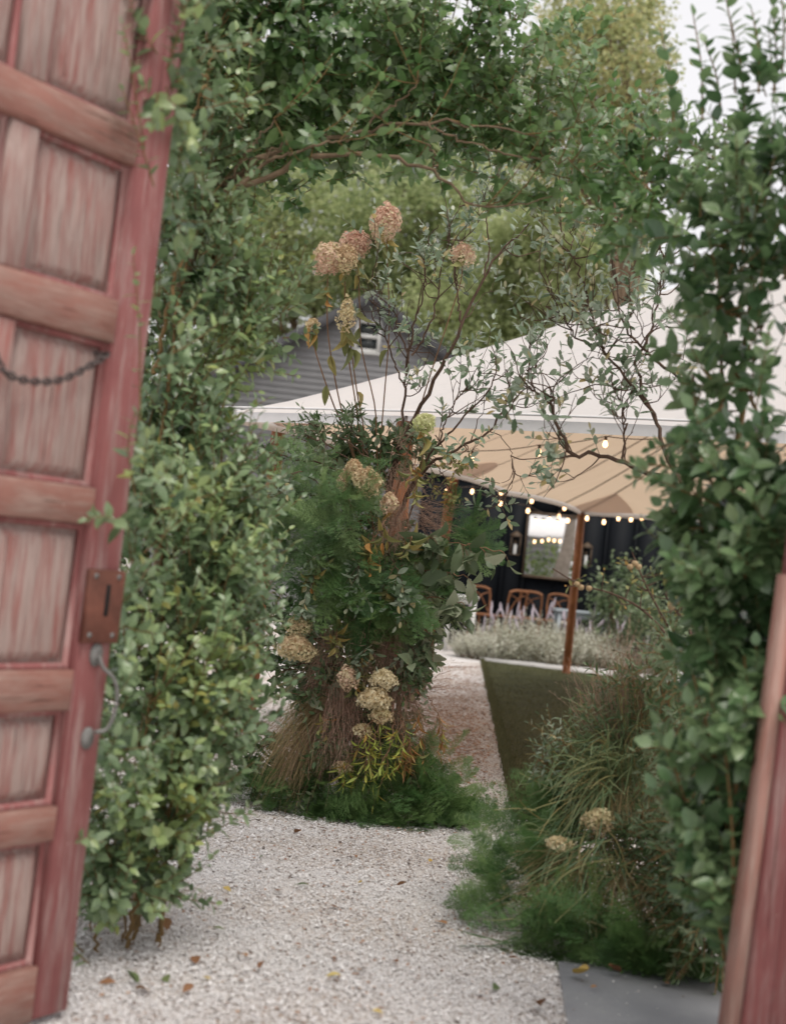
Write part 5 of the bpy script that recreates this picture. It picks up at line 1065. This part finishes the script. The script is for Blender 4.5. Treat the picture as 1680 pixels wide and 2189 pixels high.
branch('wilted yellow leaves below the rosy hydrangea on the pole', [([(850, 1090, 8.9), (815, 1120, 8.7), (800, 1160, 8.65)], .004, .002), ([(880, 960, 9), (890, 1000, 8.8), (885, 1060, 8.75)], .004, .002), ([(860, 1150, 8.9), (880, 1150, 8.7)], .003, .002)], 14, 3, .10, 'wilt', 'wilt', L=(.04, .1), bias=(0, -.3, -.9), bend=(0, 0, -.5), up=0, bark='reed')
branch('small leaved spray hanging down on the right of the timber pole', [([(930, 930, 9.1), (960, 980, 9.0), (985, 990, 9.0)], .004, .002), ([(920, 980, 9.1), (950, 1020, 9.0), (960, 1060, 8.95)], .004, .002)], 22, 8, .04, 'wilt', 'ellip', L=(.08, .16), bias=(.1, -.1, -.3), bark='twig')

# ================================================================== the right hand flower mound
fern('feathery fern spilling over the slab at the foot of the right mound', [(1180, 1985, 6.15, .16, 60, .22, (-.2, -.7, .15)), (1280, 2010, 6.05, .18, 70, .22, (0, -.7, .15)), (1380, 2030, 5.95, .18, 70, .22, (.1, -.7, .1)), (1460, 2050, 5.9, .14, 40, .2, (.3, -.6, .1)), (1080, 1930, 6.4, .14, 26, .2, (-.6, -.5, .15)), (1040, 1890, 6.6, .10, 12, .18, (-.8, -.3, .2))], 'fernd', 'base')
fern('blue green feathery fern on the left flank of the right mound', [(1190, 1720, 7.0, .12, 40, .24, (-.4, -.5, -.1)), (1190, 1770, 6.9, .12, 40, .22, (-.4, -.5, -.3)), (1200, 1690, 7.0, .10, 30, .22, (-.3, -.4, .3)), (1150, 1800, 6.75, .12, 40, .22, (-.4, -.5, .1)), (1150, 1860, 6.5, .12, 36, .22, (-.4, -.5, .2))], 'fernd')
fern('loose grey green fern wisps on the gravel beside the right mound', [(1080, 1850, 6.7, .12, 16, .22, (-.6, -.2, .6)), (1100, 1900, 6.5, .12, 18, .2, (-.5, -.3, .4)), (1060, 1800, 6.9, .1, 14, .2, (-.4, -.1, .8))], 'fern')
blades('long arching green grass blades crowning the right mound', [((1300, 1690, 6.7), (1270, 1500, 6.5), 90, .26, .5), ((1320, 1640, 6.7), (1220, 1580, 6.4), 60, .28, .6), ((1330, 1700, 6.7), (1330, 1480, 6.5), 70, .22, .4), ((1290, 1680, 6.6), (1230, 1720, 6.3), 60, .3, .5)], w=.0042)
blades('fallen straw green blades fanning out over the foot of the right mound', [((1220, 1820, 6.5), (1110, 1840, 6.4), 50, .3, .25), ((1200, 1780, 6.6), (1120, 1720, 6.5), 40, .3, .4), ((1270, 1830, 6.3), (1140, 1920, 6.1), 50, .22, .2), ((1270, 1820, 6.3), (1220, 1960, 6.0), 50, .2, .25), ((1300, 1840, 6.3), (1380, 1960, 6.0), 30, .3, .2), ((1240, 1930, 6.1), (1330, 1990, 5.95), 16, .5, .1)], w=.0035)
blades('few long grass blades lying across the gravel before the right mound', [((1160, 1975, 6.1), (985, 1985, 6.3), 4, .12, .05), ((1150, 2010, 6.0), (1050, 2020, 6.0), 4, .15, .05), ((1060, 1740, 7.6), (1030, 1850, 7.0), 2, .05, -.2)], w=.004)
blades('tall green grass blades standing against the shaded lawn', [((1330, 1640, 6.9), (1290, 1390, 6.8), 90, .2, .25), ((1280, 1680, 6.9), (1230, 1490, 6.8), 80, .22, .3), ((1370, 1620, 6.8), (1390, 1380, 6.7), 70, .2, .2), ((1240, 1720, 6.9), (1180, 1600, 6.8), 60, .26, .4), ((1350, 1560, 6.8), (1300, 1460, 6.6), 60, .4, .6)], w=.003)
branch('leafy green sprays rising through the grasses of the right mound', [([(1330, 1700, 6.9), (1290, 1600, 6.8), (1260, 1520, 6.8)], .005, .002), ([(1370, 1680, 6.8), (1370, 1540, 6.7), (1350, 1440, 6.7)], .005, .002), ([(1300, 1720, 6.9), (1230, 1660, 6.8), (1180, 1640, 6.7)], .005, .002), ([(1400, 1640, 6.7), (1430, 1500, 6.6), (1430, 1380, 6.6)], .005, .002)], 60, 7, .055, 'olive', 'narrow', L=(.1, .22), bias=(-.1, -.2, .3), bark='stem')
plume('reddish brown seed grass haze standing on the right mound', 'plume', [((1330, 1600, 6.8), (1330, 1330, 6.8), 120, .16, .08), ((1350, 1560, 6.8), (1400, 1330, 6.8), 90, .18, .1), ((1300, 1600, 6.8), (1240, 1400, 6.8), 60, .2, .12)], w=.0009, spk=16, spl=.016, fuzz=.6)
plume('tan grass tuft inside the right mound', 'tan', [((1290, 1780, 6.6), (1290, 1880, 6.4), 120, .4, .3), ((1200, 1830, 6.5), (1120, 1880, 6.3), 90, .3, .3), ((1340, 1850, 6.4), (1350, 1960, 6.2), 90, .35, .2), ((1380, 1560, 6.8), (1380, 1480, 6.8), 60, .4, .1)], spk=12)
plume('dead brown grass tangle low in the right mound', 'tan', [((1250, 1850, 6.3), (1180, 1900, 6.1), 90, .5, .3), ((1330, 1870, 6.2), (1300, 1950, 6.0), 90, .5, .3), ((1400, 1900, 6.1), (1400, 1990, 5.9), 80, .5, .3), ((1180, 1900, 6.3), (1110, 1950, 6.15), 60, .4, .2), ((1330, 1690, 6.6), (1290, 1780, 6.4), 70, .5, .3)], w=.0014, spk=8)
mound = thing('foliage_mound', 'dark leafy greenery heaped in the core of the right flower mound', 'foliage', G(1300, 1960)); lv = Leaves()
for (px, py, d, rx, rz, n) in ((1310, 1500, 7.1, .16, .14, 40), (1250, 1610, 7.1, .16, .14, 46), (1200, 1690, 7.1, .14, .10, 36), (1380, 1460, 6.9, .14, .16, 36), (1330, 1560, 7.0, .16, .16, 40), (1280, 1680, 6.95, .20, .16, 60), (1380, 1680, 6.8, .2, .2, 60), (1260, 1800, 6.7, .24, .16, 70), (1370, 1820, 6.5, .24, .2, 80), (1220, 1910, 6.5, .22, .10, 60), (1350, 1940, 6.3, .24, .12, 70), (1440, 1900, 6.2, .16, .2, 50), (1450, 1760, 6.3, .16, .2, 50), (1420, 1560, 6.6, .14, .2, 40), (1440, 1420, 6.5, .12, .16, 30), (1500, 1800, 5.9, .14, .24, 60), (1500, 1950, 5.8, .16, .16, 60), (1480, 1620, 6.2, .14, .22, 50), (1530, 1450, 6.0, .14, .22, 40), (1430, 1830, 6.3, .2, .2, 90), (1490, 1900, 5.95, .2, .22, 110), (1540, 2000, 5.75, .16, .16, 70), (1560, 1750, 5.7, .14, .25, 60)):
    c = P(px, py, d)
    for k in range(n):
        n_ = nrm(rng.normal(0, 1, 3) + [0, -.3, 0]); lv.shoot(c + n_ * np.array([rx, .22, rz]) * rng.uniform(.3, .9), n_ + [0, 0, -.1], .13, 8, .055, (0, 0, -.3))
emit(mound, lv, 'narrow', 'olive', 300)
branch('pale young leaved sprig on the left shoulder of the right mound', [([(1230, 1690, 6.8), (1180, 1650, 6.7), (1150, 1620, 6.6)], .004, .002), ([(1260, 1640, 6.8), (1210, 1590, 6.6), (1180, 1570, 6.6)], .004, .002)], 22, 6, .045, 'grey', 'narrow', L=(.06, .14), bias=(-.3, -.2, .2), bark='stem')
hydrangea('pale dried hydrangea low on the left flank of the right mound', 1196, 1802, 6.35, 58, 30, 'petalc', [(1240, 1810, 6.5), (1290, 1820, 6.7)], flo=.016, dens=.6)
hydrangea('brown dried hydrangea higher up on the right mound', 1278, 1752, 6.35, 58, 48, 'petalt', [(1290, 1790, 6.5), (1310, 1820, 6.7)], flo=.016, dens=.5)
branch('crooked dark branch with grey green leaves arching over from the right mound', [
    ([(1470, 1060, 7.2), (1430, 1025, 7.3), (1375, 1010, 7.4), (1330, 985, 7.4), (1280, 970, 7.5), (1222, 972, 7.5), (1208, 945, 7.5), (1190, 905, 7.5), (1180, 870, 7.5), (1185, 850, 7.5)], .013, .007),
    ([(1470, 1060, 7.2), (1420, 970, 7.3), (1400, 900, 7.4), (1370, 850, 7.4), (1330, 800, 7.5), (1290, 745, 7.5), (1270, 700, 7.5), (1255, 640, 7.5)], .012, .004), ([(1400, 900, 7.4), (1360, 790, 7.4), (1390, 700, 7.4), (1410, 620, 7.4), (1420, 540, 7.4)], .009, .003),
    ([(1480, 820, 7.2), (1420, 790, 7.3), (1370, 740, 7.4), (1330, 690, 7.4), (1320, 610, 7.5), (1300, 520, 7.5)], .009, .003), ([(1185, 850, 7.5), (1150, 840, 7.5), (1110, 815, 7.5)], .004, .002), ([(1290, 745, 7.5), (1230, 720, 7.5), (1190, 650, 7.5), (1160, 600, 7.5)], .006, .002),
    ([(1330, 985, 7.4), (1335, 900, 7.4), (1310, 820, 7.4)], .007, .003), ([(1255, 640, 7.5), (1230, 560, 7.5), (1200, 490, 7.5), (1180, 440, 7.5)], .005, .002)],
    170, 7, .068, 'grey', 'ellip', sec=80)
MT['fruit'] = noisemat('yellow_brown_crab_apple', [(.3, (.26, .17, .085)), (.7, (.42, .30, .17))], 12, .45, .1)
def fruit_branch(label, limb, fruits, d):
    t = thing('crab_apple_branch', label, 'branch', P(*limb[0])); pts = curve([P(*q) for q in limb], 18); obj('limb', Geo().tube(pts, np.linspace(.006, .003, 18), 7), MT['twig'], t, True)
    lv = Leaves()
    for (px, py) in fruits:
        c = P(px, py, d); k = np.argmin(np.linalg.norm(pts - c, axis=1)); V, Fq = lathe(c, [(0, -.013), (.008, -.012), (.0145, -.004), (.015, .004), (.011, .012), (.004, .014), (0, .012)], 12)
        fo = obj('fruit', Geo().add(V, Fq), MT['fruit'], t, True); obj('stalk', Geo().tube(curve([c + [0, 0, .017], (c + pts[k]) / 2 + [0, 0, .02], pts[k]], 6), .0014, 5), MT['twig'], fo)
    for k in range(9): lv.shoot(pts[rng.integers(5, 17)], rng.normal(0, 1, 3), .08, 3, .04, t0=.5)
    emit(t, lv, 'ellip', 'wilt', 60, twig_mat='twig')
fruit_branch('bare twig with yellow brown crab apples beside the corner pole', [(1460, 1400, 6.8), (1380, 1310, 6.8), (1310, 1270, 6.8), (1240, 1250, 6.8), (1180, 1215, 6.8)], [(1241, 1256), (1258, 1258), (1232, 1249)], 6.8)
fruit_branch('crab apple twig in front of the dark shrub', [(1450, 1380, 6.6), (1400, 1290, 6.6), (1370, 1230, 6.6), (1350, 1180, 6.6)], [(1356, 1205), (1364, 1212), (1346, 1212)], 6.55)
fruit_branch('crab apple twig against the broad leaved hedge', [(1500, 1420, 6.2), (1470, 1340, 6.2), (1440, 1300, 6.2), (1420, 1270, 6.2)], [(1438, 1290), (1450, 1287), (1462, 1284), (1434, 1297)], 5.9)

n = 9000
lpx = rng.normal(985, 55, n); lpy = np.clip(1520 + rng.normal(0, 75, n), 1425, 1720); keepers = lpx < 1040 + (lpy - 1415) * .22
pp = np.array([G(x, y, .006) for x, y in zip(lpx[keepers], lpy[keepers])])
n2 = 1300; fy = 4.4 + 4.6 * rng.uniform(0, 1, n2) ** 1.2; fx = rng.uniform(-.27, .12, n2) * fy; fx = np.where(rng.uniform(0, 1, n2) < .4, -.05 * fy + rng.normal(.35, .25, n2), fx)
okf = ~slab_line(fx, fy); pp = np.vstack([pp, np.stack([fx[okf], fy[okf], np.full(okf.sum(), .008)], 1)]); n = len(pp)
an = rng.uniform(0, 6.28, n); g = Geo(); rep(g, TM['simple'], pp, frames(np.stack([np.cos(an), np.sin(an), rng.normal(.05, .1, n)], 1), rng.normal(0, .25, (n, 3)) + [0, 0, 1]), np.concatenate([rng.uniform(.012, .045, keepers.sum()), rng.uniform(.006, .026, okf.sum())]), rng.uniform(0, 1, n))
tag(obj('leaf_litter', g, MT['litter']), 'reddish brown leaf litter flakes strewn over the gravel path', 'leaf litter', kind='stuff')

# ================================================================== fallen leaves
def fallen(px, py, kind, s, z=.012):
    c = G(px, py, z); lb, mat = {'b': ('curled brown leaf fallen on the white gravel', 'dead'), 'y': ('yellow leaf fallen on the white gravel', 'deady'), 'g': ('dull green leaf fallen on the white gravel', 'deadg'),
                'sb': ('curled brown leaf fallen on the grey slab', 'dead'), 'sy': ('yellow leaf fallen on the grey slab', 'deady')}[kind]
    a = rng.uniform(0, 6.28); d = np.array([[math.cos(a), math.sin(a), .1]]); R = frames(d, np.array([[rng.normal(0, .3), rng.normal(0, .3), 1.0]]))
    tm = ('curl', 'tooth', 'ovate')[rng.integers(0, 3)]; g = Geo(); rep(g, TM[tm], c[None] - d * s / 2 + [0, 0, .006], R, np.array([s]), np.array([0.0]))
    for v in g.v: v[:, 2] = np.maximum(v[:, 2], z - .004)
    tag(obj('fallen_leaf', g, MT[mat], None, True), lb, 'leaf', 'leaves fallen on the ' + ('slab' if kind[0] == 's' else 'gravel') + {'b': ', brown', 'y': ', yellow', 'g': ', green'}[kind[-1]])
for (x, y, k, s) in ((304, 1947, 'b', .085), (354, 1985, 'b', .075), (280, 2017, 'b', .05), (418, 2050, 'b', .07), (519, 2039, 'b', .075), (485, 1900, 'y', .05), (598, 1902, 'b', .06), (636, 1783, 'b', .06), (715, 1938, 'b', .055), (713, 2084, 'y', .055), (773, 2071, 'b', .06), (844, 2054, 'b', .05),
                     (858, 1895, 'b', .05), (942, 1970, 'b', .08), (1102, 2048, 'b', .07), (1150, 2157, 'b', .09), (807, 2163, 'y', .04), (280, 2098, 'g', .07), (306, 2113, 'b', .07), (355, 2092, 'g', .06), (947, 1755, 'b', .06), (967, 1758, 'b', .05), (645, 1890, 'g', .07), (770, 1890, 'y', .03), (340, 1950, 'g', .05),
                     (440, 2090, 'y', .05), (560, 2070, 'b', .045), (230, 2100, 'b', .06), (400, 2120, 'b', .05), (690, 1770, 'b', .05), (900, 1780, 'b', .05), (920, 1840, 'y', .04), (760, 1830, 'b', .04), (560, 1830, 'g', .04), (470, 1985, 'g', .05), (640, 2020, 'b', .04), (1060, 2110, 'g', .06), (520, 1760, 'b', .05), (1010, 1660, 'b', .06), (1000, 1560, 'b', .07), (1030, 1600, 'b', .06)): fallen(x, y, k, s)
for (x, y, k, s) in ((1242, 2087, 'sy', .09), (1312, 2080, 'sb', .07), (1452, 2046, 'sy', .07), (1420, 2100, 'sb', .05), (1268, 2110, 'sb', .03)): fallen(x, y, k, s, .035)
